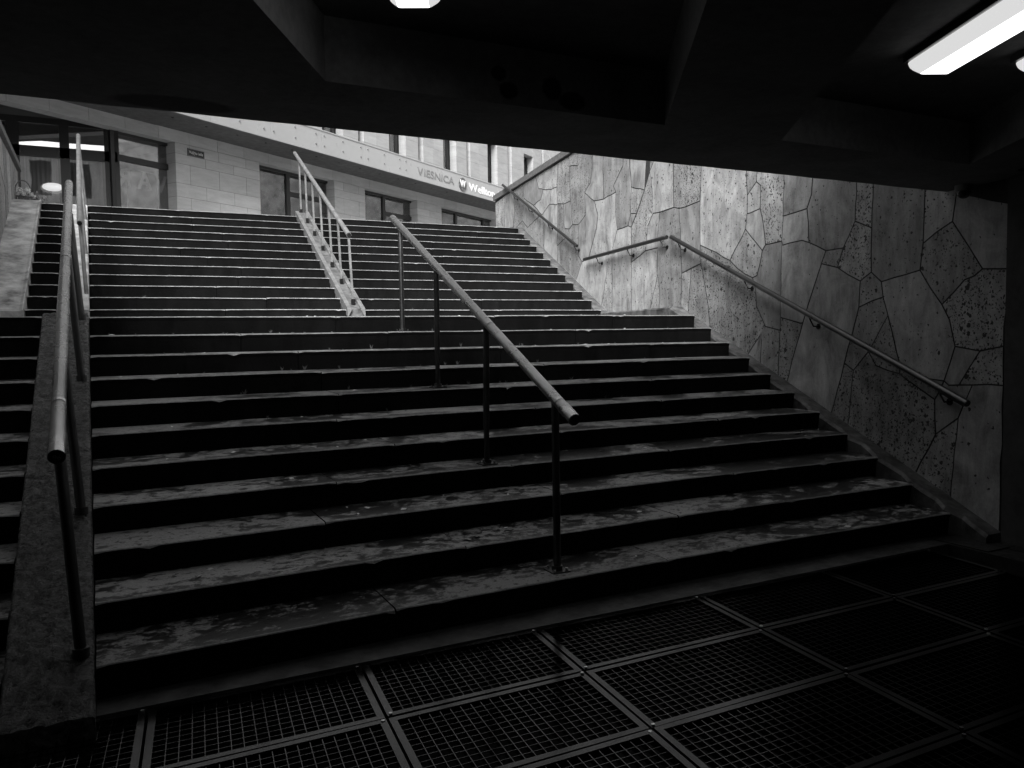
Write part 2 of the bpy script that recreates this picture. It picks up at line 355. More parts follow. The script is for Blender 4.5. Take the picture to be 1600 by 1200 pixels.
ur = thing('staircase', 'upper flight of stone steps between central baluster rail and right wall', 'staircase', 'stair flights', loc=(5, YU, ZL))
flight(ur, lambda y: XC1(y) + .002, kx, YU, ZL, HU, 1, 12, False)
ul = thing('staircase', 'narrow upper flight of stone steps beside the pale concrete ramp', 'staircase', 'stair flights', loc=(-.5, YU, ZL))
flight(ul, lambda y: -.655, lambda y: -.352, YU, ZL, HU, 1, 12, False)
ld = MB(); ld.add([(-1.03,3.774+T-.05,ZL-.002),(kx(4.1),3.774+T-.05,ZL-.002),(kx(6.6),6.62,ZL-.010),(-1.03,6.62,ZL-.010),(-1.03,3.774+T-.05,ZL-.06),(kx(4.1),3.774+T-.05,ZL-.06),(kx(6.6),6.62,ZL-.06),(-1.03,6.62,ZL-.06)],
   [(0,1,2,3),(7,6,5,4),(0,4,5,1),(1,5,6,2),(2,6,7,3),(3,7,4,0)])
ld.build('landing', M['step'], None, None, 'structure')

# ---------------------------------------------------------------- dividers, ramp, kerbs
def strip(mb, rows):
    # rows: list of cross-sections (lists of points, same length), lofted into a closed solid
    k = len(rows[0]); vs = [p for r in rows for p in r]; fs = []
    for i in range(len(rows) - 1):
        for j in range(k): fs.append((i*k+j, i*k+(j+1)%k, (i+1)*k+(j+1)%k, (i+1)*k+j))
    fs.append(tuple(range(k))); fs.append(tuple((len(rows)-1)*k+j for j in range(k))[::-1])
    return mb.add(vs, fs)
nl = lambda y: H + H / T * y                    # nosing line, lower flight
nu = lambda y: ZL + HU + HU / T * (y - YU)      # nosing line, upper flight
from mathutils import noise as mnoise
mb = MB(); rows = []
for i in range(261):
    y = -.30 + (3.80 + .30) * i / 260; zt = nl(y) + .018
    if y < -.2: zt = nl(-.2) + .018 - (-.2 - y) * .25
    r = [(-.338, y, zt-.5 if y > .3 else -.1), (-.338, y, zt - .012), (-.330, y, zt - .002)]
    for k in range(17):
        x = -.322 + .300 * k / 16
        h = mnoise.fractal(Vector((x * 26, y * 26, 3.1)), .9, 2.1, 4) * .011
        r.append((x, y, zt + (h if 0 < k < 16 else h * .3)))
    rows.append(r + [(-.010, y, zt - .002), (-.004, y, zt - .012), (-.004, y, zt-.5 if y > .3 else -.1)])
strip(mb, rows)
tag(mb.build('stair_divider', M['agg']), 'wet rough concrete divider sloping between the two lower flights', 'stair divider')
mb = MB(); rows = []
for i in range(31):
    y = 6.50 + (YU + 11*T + .25 - 6.50) * i / 30; zt = min(nu(y) + .02, ZT + .02) + random.uniform(-.004, .004)
    rows.append([(-.348, y, zt-.4), (-.348, y, zt-.012), (-.336, y, zt), (-.036, y, zt), (-.024, y, zt-.012), (-.024, y, zt-.4)])
strip(mb, rows)
tag(mb.build('stair_divider', M['ramp']), 'narrow concrete divider sloping beside the narrow upper steps, above the landing', 'stair divider')
mb = MB(); rows = []
for i in range(31):
    y = 6.40 + (YU + 11*T + .25 - 6.40) * i / 30; zt = min(nu(y) + .05, ZT + .05) + random.uniform(-.005, .005)
    rows.append([(-1.036, y, zt-.5), (-1.036, y, zt), (-.70, y, zt), (-.672, y, zt + .012), (-.66, y, zt + .008), (-.66, y, zt-.5)])
strip(mb, rows)
tag(mb.build('stair_ramp', M['ramp']), 'pale stained concrete ramp climbing along the left retaining wall', 'ramp')
kb = thing('stair_kerb', 'worn concrete kerb following the foot of the right stone wall', 'kerb', loc=(6.3, 1, 0))
def kerb(y0, y1, zf, n=26, rag=.012):
    rows = []
    for i in range(n + 1):
        y = y0 + (y1 - y0) * i / n; z = zf(y)
        rg = rag * (2.2 if y < 1.6 else 1); a = kx(y) + random.uniform(-rg, rg); zz = z + random.uniform(-rag, rag) * .5
        rows.append([(a, y, z-.5), (a, y, zz-.02), (a + .03, y, zz), (wx(y)+.01, y, z), (wx(y)+.01, y, z-.5)])
    return strip(MB(), rows)
kl = lambda y: .170 + .389 * y
kerb(-.28, 4.40, kl, 40, .016).build('kerb_slope', M['kerb'], kb)
kerb(4.40, 6.66, lambda y: 1.88, 8).build('kerb_level', M['kerb'], kb)
kerb(6.66, YU + 11*T + .28, lambda y: min(1.88 + .436 * (y - 6.66), ZT + .16), 26).build('kerb_slope', M['kerb'], kb)

# ---------------------------------------------------------------- right wall of irregular stone slabs
WALL_STONES = [
    [(4.587, 4.306), (3.848, 4.122), (3.924, 3.14), (4.441, 3.129), (4.575, 3.166)],
    [(4.441, 3.129), (3.924, 3.14), (3.926, 2.609), (3.912, 2.384), (4.381, 2.305), (4.411, 2.729)],
    [(3.848, 4.122), (2.984, 3.91), (2.932, 3.037), (2.934, 2.837), (2.965, 2.674), (3.272, 2.361), (3.706, 2.531), (3.926, 2.609), (3.924, 3.14)],
    [(4.381, 2.305), (4.141, 2.342), (4.223, 1.767), (4.401, 1.822)],
    [(4.141, 2.342), (3.912, 2.384), (3.867, 2.287), (3.737, 1.85), (3.68, 1.534), (4.223, 1.767)],
    [(3.926, 2.609), (3.706, 2.531), (3.272, 2.361), (3.113, 2.254), (2.83, 2.133), (2.77, 1.984), (2.758, 1.825), (2.595, 1.601), (2.962, 1.247), (3.68, 1.534), (3.737, 1.85), (3.867, 2.287), (3.912, 2.384)],
    [(2.984, 3.91), (2.751, 3.853), (2.763, 3.15), (2.932, 3.037)],
    [(2.932, 3.037), (2.763, 3.15), (2.682, 3.095), (2.692, 2.854), (2.872, 2.836), (2.934, 2.837)],
    [(2.751, 3.853), (2.277, 3.735), (2.293, 2.716), (2.318, 2.468), (2.595, 2.461), (2.646, 2.723), (2.692, 2.854), (2.682, 3.095), (2.763, 3.15)],
    [(2.872, 2.836), (2.692, 2.854), (2.646, 2.723), (2.595, 2.461), (2.652, 2.406), (2.965, 2.674), (2.934, 2.837)],
    [(2.965, 2.674), (2.652, 2.406), (2.749, 2.15), (2.83, 2.133), (3.113, 2.254), (3.272, 2.361)],
    [(2.595, 2.461), (2.318, 2.468), (2.323, 2.01), (2.331, 1.689), (2.341, 1.557), (2.595, 1.601), (2.758, 1.825), (2.77, 1.984), (2.83, 2.133), (2.749, 2.15), (2.652, 2.406)],
    [(2.595, 1.601), (2.664, 1.548), (2.674, 1.127), (2.962, 1.247)],
    [(2.595, 1.601), (2.341, 1.557), (2.371, 1.01), (2.674, 1.127), (2.664, 1.548)],
    [(2.277, 3.735), (1.808, 3.608), (1.858, 2.852), (1.921, 2.733), (2.293, 2.716)],
    [(2.293, 2.716), (1.921, 2.733), (1.894, 2.449), (1.886, 2.402), (1.992, 2.435), (2.195, 2.432), (2.3, 2.422), (2.318, 2.468)],
    [(1.808, 3.608), (1.224, 3.461), (1.257, 2.518), (1.406, 2.297), (1.642, 2.297), (1.886, 2.402), (1.894, 2.449), (1.921, 2.733), (1.858, 2.852)],
    [(2.318, 2.468), (2.3, 2.422), (2.195, 2.432), (1.992, 2.435), (1.886, 2.402), (1.642, 2.297), (1.703, 2.181), (1.817, 1.958), (1.906, 1.777), (1.973, 1.629), (2.002, 1.623), (2.331, 1.689), (2.323, 2.01)],
    [(2.331, 1.689), (2.002, 1.623), (1.973, 1.629), (2.253, 0.962), (2.371, 1.01), (2.341, 1.557)],
    [(1.642, 2.297), (1.406, 2.297), (1.481, 2.126), (1.703, 2.181)],
    [(1.703, 2.181), (1.481, 2.126), (1.184, 1.981), (1.198, 1.749), (1.274, 1.527), (1.379, 1.247), (1.571, 0.724), (2.253, 0.962), (1.973, 1.629), (1.906, 1.777), (1.817, 1.958)],
    [(1.257, 2.518), (1.049, 2.431), (1.05, 2.048), (1.184, 1.981), (1.481, 2.126), (1.406, 2.297)],
    [(1.224, 3.461), (1.029, 3.396), (1.049, 2.431), (1.257, 2.518)],
    [(1.029, 3.396), (0.441, 3.238), (0.479, 2.231), (0.507, 2.02), (0.928, 1.956), (1.05, 2.048), (1.049, 2.431)],
    [(1.05, 2.048), (0.928, 1.956), (0.907, 1.825), (1.198, 1.749), (1.184, 1.981)],
    [(1.198, 1.749), (0.907, 1.825), (0.848, 1.665), (1.001, 1.452), (1.073, 1.357), (1.261, 1.182), (1.379, 1.247), (1.274, 1.527)],
    [(0.928, 1.956), (0.507, 2.02), (0.283, 1.734), (0.208, 1.613), (0.152, 1.408), (0.252, 1.137), (0.492, 1.152), (0.713, 1.27), (0.742, 1.347), (0.848, 1.665), (0.907, 1.825)],
    [(0.848, 1.665), (0.742, 1.347), (0.713, 1.27), (0.704, 1.174), (0.979, 1.235), (1.073, 1.357), (1.001, 1.452)],
    [(1.261, 1.182), (1.073, 1.357), (0.979, 1.235), (0.704, 1.174), (0.64, 1.134), (0.337, 0.985), (0.322, 0.711), (0.539, 0.335), (1.336, 0.626)],
    [(1.379, 1.247), (1.261, 1.182), (1.336, 0.626), (1.571, 0.724)],
    [(0.713, 1.27), (0.492, 1.152), (0.252, 1.137), (0.297, 1.044), (0.337, 0.985), (0.64, 1.134), (0.704, 1.174)],
    [(0.337, 0.985), (0.297, 1.044), (0.066, 0.956), (0.111, 0.858), (0.322, 0.711)],
    [(0.322, 0.711), (0.111, 0.858), (0.171, 0.201), (0.539, 0.335)],
    [(0.111, 0.858), (0.066, 0.956), (-0.011, 1.119), (-0.277, 1.129), (-0.264, -0.006), (-0.122, 0.048), (0.171, 0.201)],
    [(0.252, 1.137), (0.206, 1.105), (-0.011, 1.119), (0.066, 0.956), (0.297, 1.044)],
    [(0.283, 1.734), (0.074, 1.912), (-0.011, 1.934), (-0.082, 1.98), (-0.288, 1.963), (-0.27, 1.412), (-0.073, 1.375), (0.152, 1.408), (0.208, 1.613)],
    [(0.152, 1.408), (-0.073, 1.375), (0.11, 1.113), (0.206, 1.105), (0.252, 1.137)],
    [(-0.073, 1.375), (-0.27, 1.412), (-0.277, 1.129), (-0.011, 1.119), (0.11, 1.113)],
    [(0.479, 2.231), (0.195, 2.365), (0.051, 2.169), (-0.082, 1.98), (-0.011, 1.934), (0.074, 1.912), (0.283, 1.734), (0.507, 2.02)],
    [(0.441, 3.238), (0.163, 2.568), (0.195, 2.365), (0.479, 2.231)],
    [(0.163, 2.568), (-0.308, 2.419), (-0.288, 1.963), (-0.082, 1.98), (0.051, 2.169), (0.195, 2.365)],
    [(5.261, 4.464), (4.587, 4.306), (4.604, 4.285), (5.251, 3.758)],
    [(5.251, 3.758), (4.604, 4.285), (4.578, 3.167), (4.967, 3.162), (5.163, 3.177), (5.169, 3.467)],
    [(5.251, 3.758), (5.169, 3.467), (5.163, 3.177), (5.318, 3.03), (5.4, 2.697), (5.852, 2.58), (5.843, 3.084), (5.66, 3.248), (5.414, 3.536)],
    [(4.967, 3.162), (4.575, 3.166), (4.441, 3.129), (4.411, 2.729), (4.381, 2.305), (4.401, 1.822), (4.992, 1.821), (4.989, 2.157), (5.033, 2.349), (5.027, 2.888)],
    [(5.033, 2.349), (4.989, 2.157), (4.992, 1.821), (5.294, 1.819)],
    [(5.163, 3.177), (4.967, 3.162), (5.027, 2.888), (5.029, 2.7), (5.4, 2.697), (5.318, 3.03)],
    [(5.852, 2.58), (5.4, 2.697), (5.029, 2.7), (5.033, 2.349), (5.294, 1.819), (5.863, 1.808)],
    [(5.934, 4.646), (5.261, 4.464), (5.414, 3.536), (5.834, 3.657)],
    [(5.834, 3.657), (5.414, 3.536), (5.674, 3.25), (5.855, 3.282)],
    [(5.855, 3.282), (5.674, 3.25), (5.843, 3.084), (5.95, 3.117)],
    [(6.108, 4.013), (5.956, 4.582), (5.834, 3.657), (5.855, 3.282), (5.95, 3.117), (6.327, 3.111), (6.391, 3.397), (6.362, 3.678), (6.453, 3.78)],
    [(6.096, 4.699), (5.934, 4.646), (5.956, 4.582), (6.108, 4.013)],
    [(6.826, 4.9), (6.096, 4.699), (6.108, 4.013), (6.453, 3.78), (6.362, 3.678), (6.816, 3.649), (6.835, 3.909)],
    [(7.231, 5.008), (6.826, 4.9), (6.835, 3.909), (6.816, 3.649), (7.197, 3.683), (7.596, 3.885), (7.347, 3.995), (7.262, 4.222)],
    [(7.197, 3.683), (6.816, 3.649), (6.362, 3.678), (6.391, 3.397), (6.327, 3.111), (6.52, 2.817), (7.461, 2.782), (7.13, 3.227), (7.047, 3.437)],
    [(6.327, 3.111), (5.95, 3.117), (5.843, 3.084), (5.852, 2.58), (5.863, 1.808), (6.539, 1.822), (6.525, 2.545), (6.52, 2.817)],
    [(6.712, 2.798), (6.52, 2.817), (6.525, 2.545), (6.539, 1.822), (6.757, 1.795), (6.98, 1.898), (6.718, 2.542)],
    [(7.461, 2.782), (6.712, 2.798), (6.718, 2.542), (6.98, 1.898), (8.145, 2.372), (7.74, 2.766)],
    [(7.596, 3.885), (7.197, 3.683), (7.047, 3.437), (7.13, 3.227), (7.461, 2.782), (7.74, 2.766), (7.909, 2.879), (7.893, 3.403), (7.55, 3.523)],
    [(8.278, 4.453), (7.893, 4.384), (7.859, 5.157), (7.231, 5.008), (7.262, 4.222), (7.347, 3.995), (7.596, 3.885), (7.55, 3.523), (7.893, 3.403), (8.159, 3.44), (8.236, 3.856)],
    [(8.301, 4.66), (7.859, 5.157), (7.893, 4.384), (8.278, 4.453)],
    [(8.859, 4.66), (8.301, 4.66), (8.278, 4.453), (8.236, 3.856), (8.579, 3.857), (8.87, 3.915), (8.892, 4.216)],
    [(8.579, 3.857), (8.236, 3.856), (8.159, 3.44), (8.313, 3.384), (8.53, 3.424), (8.587, 3.623)],
    [(8.53, 3.424), (8.313, 3.384), (8.159, 3.44), (7.893, 3.403), (7.909, 2.879), (7.74, 2.766), (8.145, 2.372), (8.944, 2.717), (8.93, 3.167), (8.504, 3.253)],
    [(8.87, 3.915), (8.579, 3.857), (8.587, 3.623), (8.53, 3.424), (8.504, 3.253), (8.93, 3.167), (8.916, 3.556)],
    [(9.197, 4.225), (8.892, 4.216), (8.87, 3.915), (8.937, 3.903), (9.312, 3.975)],
    [(9.751, 3.841), (9.312, 3.975), (8.937, 3.903), (8.87, 3.915), (8.916, 3.556), (8.93, 3.167), (8.944, 2.717), (9.671, 3.035), (9.648, 3.658)],
    [(9.658, 4.307), (9.197, 4.225), (9.312, 3.975), (9.751, 3.841), (10.239, 4.101), (9.814, 4.142)],
    [(10.097, 4.645), (8.859, 4.66), (8.892, 4.216), (9.197, 4.225), (9.658, 4.307), (9.917, 4.366)],
    [(10.913, 4.636), (10.097, 4.645), (9.917, 4.366), (9.658, 4.307), (9.814, 4.142), (10.239, 4.101), (10.843, 4.34)],
    [(12.981, 4.6), (12.205, 4.64), (12.243, 3.92), (12.965, 3.975)],
    [(12.205, 4.64), (11.582, 4.64), (11.514, 4.185), (11.62, 3.861), (12.243, 3.92)],
    [(11.582, 4.64), (10.913, 4.636), (10.843, 4.34), (10.95, 3.903), (11.484, 3.815), (11.62, 3.861), (11.514, 4.185)],
    [(10.843, 4.34), (10.239, 4.101), (9.751, 3.841), (10.213, 3.798), (10.621, 3.716), (10.95, 3.903)],
    [(10.213, 3.798), (9.751, 3.841), (9.648, 3.658), (9.671, 3.035), (10.589, 3.437), (10.621, 3.716)],
    [(11.484, 3.815), (10.95, 3.903), (10.621, 3.716), (10.589, 3.437)],
]

def wall_pt(y, z, out=0.0):
    nrm = math.hypot(1, SK); return (wx(y) - out / nrm, y + out * SK / nrm, z)
def inset(poly, d):
    n = len(poly); ar = sum(poly[i][0]*poly[(i+1)%n][1] - poly[(i+1)%n][0]*poly[i][1] for i in range(n)); sg = 1 if ar > 0 else -1
    out = []
    for i in range(n):
        p0, p1, p2 = poly[i-1], poly[i], poly[(i+1)%n]
        a = Vector((p1[0]-p0[0], p1[1]-p0[1])); b = Vector((p2[0]-p1[0], p2[1]-p1[1]))
        if a.length < 1e-5 or b.length < 1e-5: out.append(p1); continue
        a.normalize(); b.normalize(); na = Vector((-a.y, a.x)) * sg; nb = Vector((-b.y, b.x)) * sg
        m = na + nb
        if m.length < .3: out.append(p1); continue
        m.normalize(); k = d / max(.35, m.dot(na)); out.append((p1[0] + m.x * k, p1[1] + m.y * k))
    return out
def rough_outline(poly, step=.13, amp=.006):
    # slightly uneven, hand-cut edges; the same edge wobbles the same way on both neighbours
    out = []
    n = len(poly)
    for i in range(n):
        p, q = poly[i], poly[(i+1)%n]
        L = math.dist(p, q); k = max(1, int(L / step)); fw = p < q
        a, b = (p, q) if fw else (q, p)
        pts = []
        for j in range(k):
            t = j / k if fw else 1 - j / k
            x, z = a[0] + (b[0]-a[0])*t, a[1] + (b[1]-a[1])*t
            if j:
                s = math.sin(x * 41.3 + z * 57.7) * amp + math.sin(x * 17.1 - z * 23.9) * amp * .6
                nx, nz = -(b[1]-a[1]) / L, (b[0]-a[0]) / L
                x += nx * s; z += nz * s
            pts.append((x, z))
        out += pts
    return out
def stone(poly, pt, parent, m, joint=.0042):
    poly = rough_outline(poly)
    joint += .0003 * max(0.0, min(6.0, min(p[0] for p in poly) - 1.0)); d = random.uniform(.0155, .0185); a = inset(poly, joint); b = inset(poly, joint + .0015)
    tl = (random.uniform(-.0015,.0015), random.uniform(-.001,.001))
    cy = sum(p[0] for p in a)/len(a); cz = sum(p[1] for p in a)/len(a)
    f = lambda p, o: pt(p[0], p[1], o + (p[0]-cy)*tl[0] + (p[1]-cz)*tl[1])
    n = len(a); vs = [pt(*p, -.012) for p in a] + [f(p, d-.002) for p in a] + [f(p, d) for p in b]
    fs = [tuple(range(2*n, 3*n))]
    for i in range(n):
        j = (i+1) % n
        fs += [(i, j, n+j, n+i), (n+i, n+j, 2*n+j, 2*n+i)]
    o = MB().add(vs, fs).build('stone', m, parent); o.data.materials.append(M['mortar'])
    for q in o.data.polygons:
        if len(q.vertices) == 4 and n != 4 or (n == 4 and abs(q.normal.x) < .7): q.material_index = 1
    # the slabs were cut from different beds of stone
    t = random.uniform(.66, 1.16)
    o.color = (t, t, t, 1)
    return o
rw = thing('stone_wall', 'tall right retaining wall clad in irregular pale travertine slabs', 'wall', loc=(6.5, 4, 0))
bk = MB()
bk.hexa([(wx(-.30)-.0115,-.30,-.2),(wx(13.02)-.0115,13.02,-.2),(wx(13.02)+.33,13.02,-.2),(wx(-.30)+.33,-.30,-.2),(wx(-.30)-.0115,-.30,4.64),(wx(13.02)-.0115,13.02,4.64),(wx(13.02)+.33,13.02,4.64),(wx(-.30)+.33,-.30,4.64)])
bk.build('wall_core', M['mortar'], rw)
for poly in WALL_STONES:
    stone([(y, min(z, 4.632)) for y, z in poly], wall_pt, rw, M['stone'])
# slabs above the beam line, out of the direct view
for i in range(9):
    y0 = .45 + i * .45; 
    stone([(y0, 4.1), (y0+.43, 4.1), (y0+.43, 4.63), (y0, 4.63)], wall_pt, rw, M['stone'])
yy = .30
while yy < 13.0:
    y2 = min(yy + 1.45, 13.06); c = MB()
    a = [(wx(yy)-.055, yy+.003), (wx(y2)-.055, y2-.003), (wx(y2)+.40, y2-.003), (wx(yy)+.40, yy+.003)]
    c.hexa([(x, y, 4.655) for x, y in a] + [(x, y, 4.765) for x, y in a]); c.build('coping', M['coping'], rw); yy = y2
# left retaining wall: tall narrow slabs
lw = thing('stone_wall', 'left retaining wall of tall narrow stone slabs beside the pale ramp', 'wall', loc=(-1.1, 6, 0))
MB().box(-1.40, .02, -.2, -1.0415, 12.0, 4.40).build('wall_core', M['mortar'], lw)
lpt = lambda y, z, o=0.0: (-1.053 + o, y, z)
y = .05
while y < 11.9:
    w = random.uniform(.28, .6); y2 = min(y + w, 11.98); zb = 0.0 if y < 3.6 else (ZL if y < 6.5 else min(nu(y), ZT)) - .1
    zc = random.uniform(zb + .9, max(zb + .95, 3.9)); s1, s2 = random.uniform(-.12,.12), random.uniform(-.05,.05)
    if zc < 4.0:
        stone([(y, zb), (y2, zb), (y2+s2, zc+s1), (y+s2, zc-s1)], lpt, lw, M['stone']); stone([(y+s2, zc-s1), (y2+s2, zc+s1), (y2, 4.40), (y, 4.40)], lpt, lw, M['stone'])
    else: stone([(y, zb), (y2, zb), (y2, 4.40), (y, 4.40)], lpt, lw, M['stone'])
    y = y2
yy = .30
while yy < 12.0:
    y2 = min(yy + 1.4, 12.03); MB().box(-1.45, yy+.003, 4.41, -.985, y2-.003, 4.50).build('coping', M['coping'], lw); yy = y2

# ---------------------------------------------------------------- underpass ceiling: slab, front beam and slanted ribs
ce = bpy.data.objects.new('ceiling', None); C.objects.link(ce); ce['kind'] = 'structure'
MB().box(-8.2, -12.2, 2.865, 12.2, .10, 3.60).build('ceiling_slab', M['ceil'], ce)
fb = MB(); rows = []
for i in range(121):
    x = -8.2 + 20.4 * i / 120; e = random.uniform(-.003, .003)
    rows.append([(x,-.47,2.6),(x,.258+e,2.6+random.uniform(-.002,.002)),(x,.27,2.612+e),(x,.27,4.75),(x,.10,4.75),(x,.10,2.9),(x,-.47,2.9)])
strip(fb, rows); fb.build('ceiling_beam', M['ceil'], ce)
def rib(x0, s0, x1, s1, yb=-7.0):
    y0 = -.47; f = lambda x, s, y: x + s * (y - y0)
    p = [(f(x0,s0,yb),yb),(f(x1,s1,yb),yb),(x1,y0),(x0,y0)]
    m = MB().hexa([(x,y,2.6) for x,y in p] + [(x,y,2.9) for x,y in p]); m.build('ceiling_beam', M['ceil'], ce)
rib(-8.2, 0.0, .945, .575)
rib(2.68, .645, 3.48, .69)
rib(5.12, .70, 5.62, .70)
MB().box(-8.2, -5.2, 2.59, 12.2, -4.6, 2.9).build('ceiling_beam', M['ceil'], ce)

# right end of the wall: pier with a lighter block
MB().hexa([(5.735,-.66,0),(6.35,-.66,0),(6.35,-.305,0),(5.80,-.305,0),(5.735,-.66,2.595),(6.35,-.66,2.595),(6.35,-.305,2.595),(5.80,-.305,2.595)]).build('pillar', M['column'])
pl_ = bpy.data.objects['pillar']; tag(pl_, 'dark rendered pillar at the right end of the stone wall', 'pillar')
tag(MB().box(5.79, -.69, 2.06, 6.02, -.662, 2.40).build('wall_plate', M['coping']), 'lighter blank plate high on the dark pillar', 'plate')

# ---------------------------------------------------------------- handrails
RR = .033
def bandrings(mb, a, b, ts, r): 
    for t in ts:
        p = Vector(lerp(a, b, t)); d = (Vector(b) - Vector(a)).normalized()
        mb.tube([p - d*.012, p + d*.012], r, 20)
def base_plate(x, y, z, parent, s=.058):
    b = MB().box(x-s, y-s, z-.002, x+s, y+s, z+.009)
    o = b.build('base_plate', M['post'], parent)
    for dx in (-1, 1):
        for dy in (-1, 1):
            MB().tube([(x+dx*s*.68, y+dy*s*.68, z+.006), (x+dx*s*.68, y+dy*s*.68, z+.024)], .009, 6).build('bolt', M['rail'], o)
# middle rail on the lower flight
mr = thing('handrail', 'free-standing steel handrail on four posts in the middle of lower steps', 'handrail', loc=(2.5, 1.5, .6))
a, b = (2.392, -.03, 1.073), (2.672, 3.80, 2.712)
rl = MB().tube([a, lerp(a,b,.0352), lerp(a,b,.036), b], RR, 24, rs=[RR+.0035, RR+.0035, RR, RR]); bandrings(rl, a, b, (.05, .33, .97), RR+.0012)
ro = rl.build('rail', M['rail'], mr)
d = (Vector(a)-Vector(b)).normalized(); MB().tube([Vector(a)+d*.001, Vector(a)+d*.006], RR-.004, 20).build('end_cap', M['black'], ro)
for (x, y, n) in ((2.41, .215, 1), (2.475, 1.30, 4), (2.566, 2.43, 7), (2.652, 3.53, 10)):
    zb = n * H; t = (y - a[1]) / (b[1] - a[1]); zt = a[2] + t * (b[2] - a[2]); xt = a[0] + t * (b[0] - a[0])
    MB().tube([(x, y, zb), (x, y, zb+.3), (xt, y, zt-.012)], .0225, 16).build('post', M['post'], mr)
    s = MB().tube([(x, y, zb+.002), (x, y, zb+.035)], .032, 14).build('collar', M['post'], mr)
    base_plate(x, y, zb, mr)
# left rail on the divider, leaning posts
lr = thing('handrail', 'long steel handrail with leaning posts on the wet sloping divider', 'handrail', loc=(-.1, 2, .8))
a, b = (-.112, .12, 1.055), (-.124, 4.72, 3.012)
rl = MB().tube([a, lerp(a,b,.0392), lerp(a,b,.04), b], RR, 24, rs=[RR+.003, RR+.003, RR, RR]); bandrings(rl, a, b, (.10, .55, .985), RR+.0012)
ro = rl.build('rail', M['rail'], lr)
d = (Vector(a)-Vector(b)).normalized(); cap = MB().tube([Vector(a)+d*.001, Vector(a)+d*.006], RR-.003, 20).build('end_cap', M['black'], ro)
for yb in (.05, 1.06, 2.60, 3.68):
    zb = nl(yb) + .02; yt = yb + .10 if yb > .5 else .22
    t = (yt - a[1]) / (b[1] - a[1]); zt = a[2] + t * (b[2]-a[2])
    MB().tube([(-.052, yb, zb-.02), (a[0]+.005, yt, zt-.01)], .024, 16).build('post', M['post'], lr)
    MB().tube([(-.052, yb, zb-.01), (-.053, yb+.003, zb+.03)], .034, 14).build('collar', M['post'], lr)
# upper left rail
lu = thing('handrail', 'short pale steel handrail rising above the upper divider at left', 'handrail', loc=(-.08, 7, 2))
a, b = (-.085, 6.86, 2.93), (-.118, 11.55, 4.985)
rl = MB().tube([a, b], RR-.002, 20); bandrings(rl, a, b, (.975, .93), RR+.002); rl.build('rail', M['rust'], lu)
d = (Vector(a)-Vector(b)).normalized(); MB().tube([Vector(a)+d*.001, Vector(a)+d*.006], RR-.008, 16).build('end_cap', M['black'], lu)
for yb in (6.98, 8.4, 9.9, 11.3):
    zb = min(nu(yb), ZT) + .02; t = (yb + .05 - a[1]) / (b[1]-a[1]); MB().tube([(-.05, yb, zb-.02), (lerp(a,b,t)[0], yb+.05, lerp(a,b,t)[2])], .022, 12).build('post', M['rust'], lu)
# central rail on the upper flight: sloping steel-edged upstand, seven balusters
cr = thing('handrail', 'painted steel baluster rail on a sloping steel-edged kerb dividing the upper steps', 'handrail', loc=(3.1, 8, 2.5))
def ux(y, k): return XC0(y) + .215 * k
y0c, y1c = 6.50, 10.86
cz = lambda y: nu(y) + .045
mb = MB(); rows = []
for i in range(21):
    y = y0c + (y1c - y0c) * i / 20; zt = cz(y) - .02 + random.uniform(-.004, .004)
    rows.append([(ux(y,.02), y, zt-.42), (ux(y,.02), y, zt), (ux(y,.98), y, zt), (ux(y,.98), y, zt-.42)])
strip(mb, rows); mb.build('upstand', M['upst'], cr)
for k0, k1 in ((-.04, .22), (.80, 1.06)):
    mb = MB(); rows = []
    for i in range(9):
        y = y0c - .04 + (y1c - y0c + .04) * i / 8
        rows.append([(ux(y,k0), y, cz(y)-.11 if k0 < 0 else cz(y)-.01), (ux(y,k0), y, cz(y)+.008), (ux(y,k1), y, cz(y)+.008), (ux(y,k1), y, cz(y)-.01 if k0 < 0 else cz(y)-.11)])
    strip(mb, rows); mb.build('edge_channel', M['rust'], cr)
a, b = (3.045, 6.68, 2.905), (3.425, 11.50, 4.995)
rl = MB().tube([a, b], RR, 20); ro = rl.build('rail', M['rust'], cr)
d = (Vector(a)-Vector(b)).normalized(); MB().tube([Vector(a)+d*.001, Vector(a)+d*.008], RR-.006, 16).build('end_cap', M['black'], cr)
for i, yb in enumerate((6.66, 7.40, 8.08, 8.82, 9.56, 10.27, 10.95)):
    xb = ux(yb, .50); zb = cz(min(yb, y1c)) - .02; t = (yb + .05 - a[1]) / (b[1]-a[1]); pt = lerp(a, b, t)
    MB().obox(lerp((xb,yb,zb), pt, .5), (.014,0,0), (0,.010,0), Vector((pt[0]-xb, pt[1]-yb, pt[2]-.012-zb))/2).build('baluster', M['rust'], cr)
    MB().box(xb-.022, yb-.022, zb, xb+.022, yb+.022, zb+.075).build('socket', M['black'], cr)
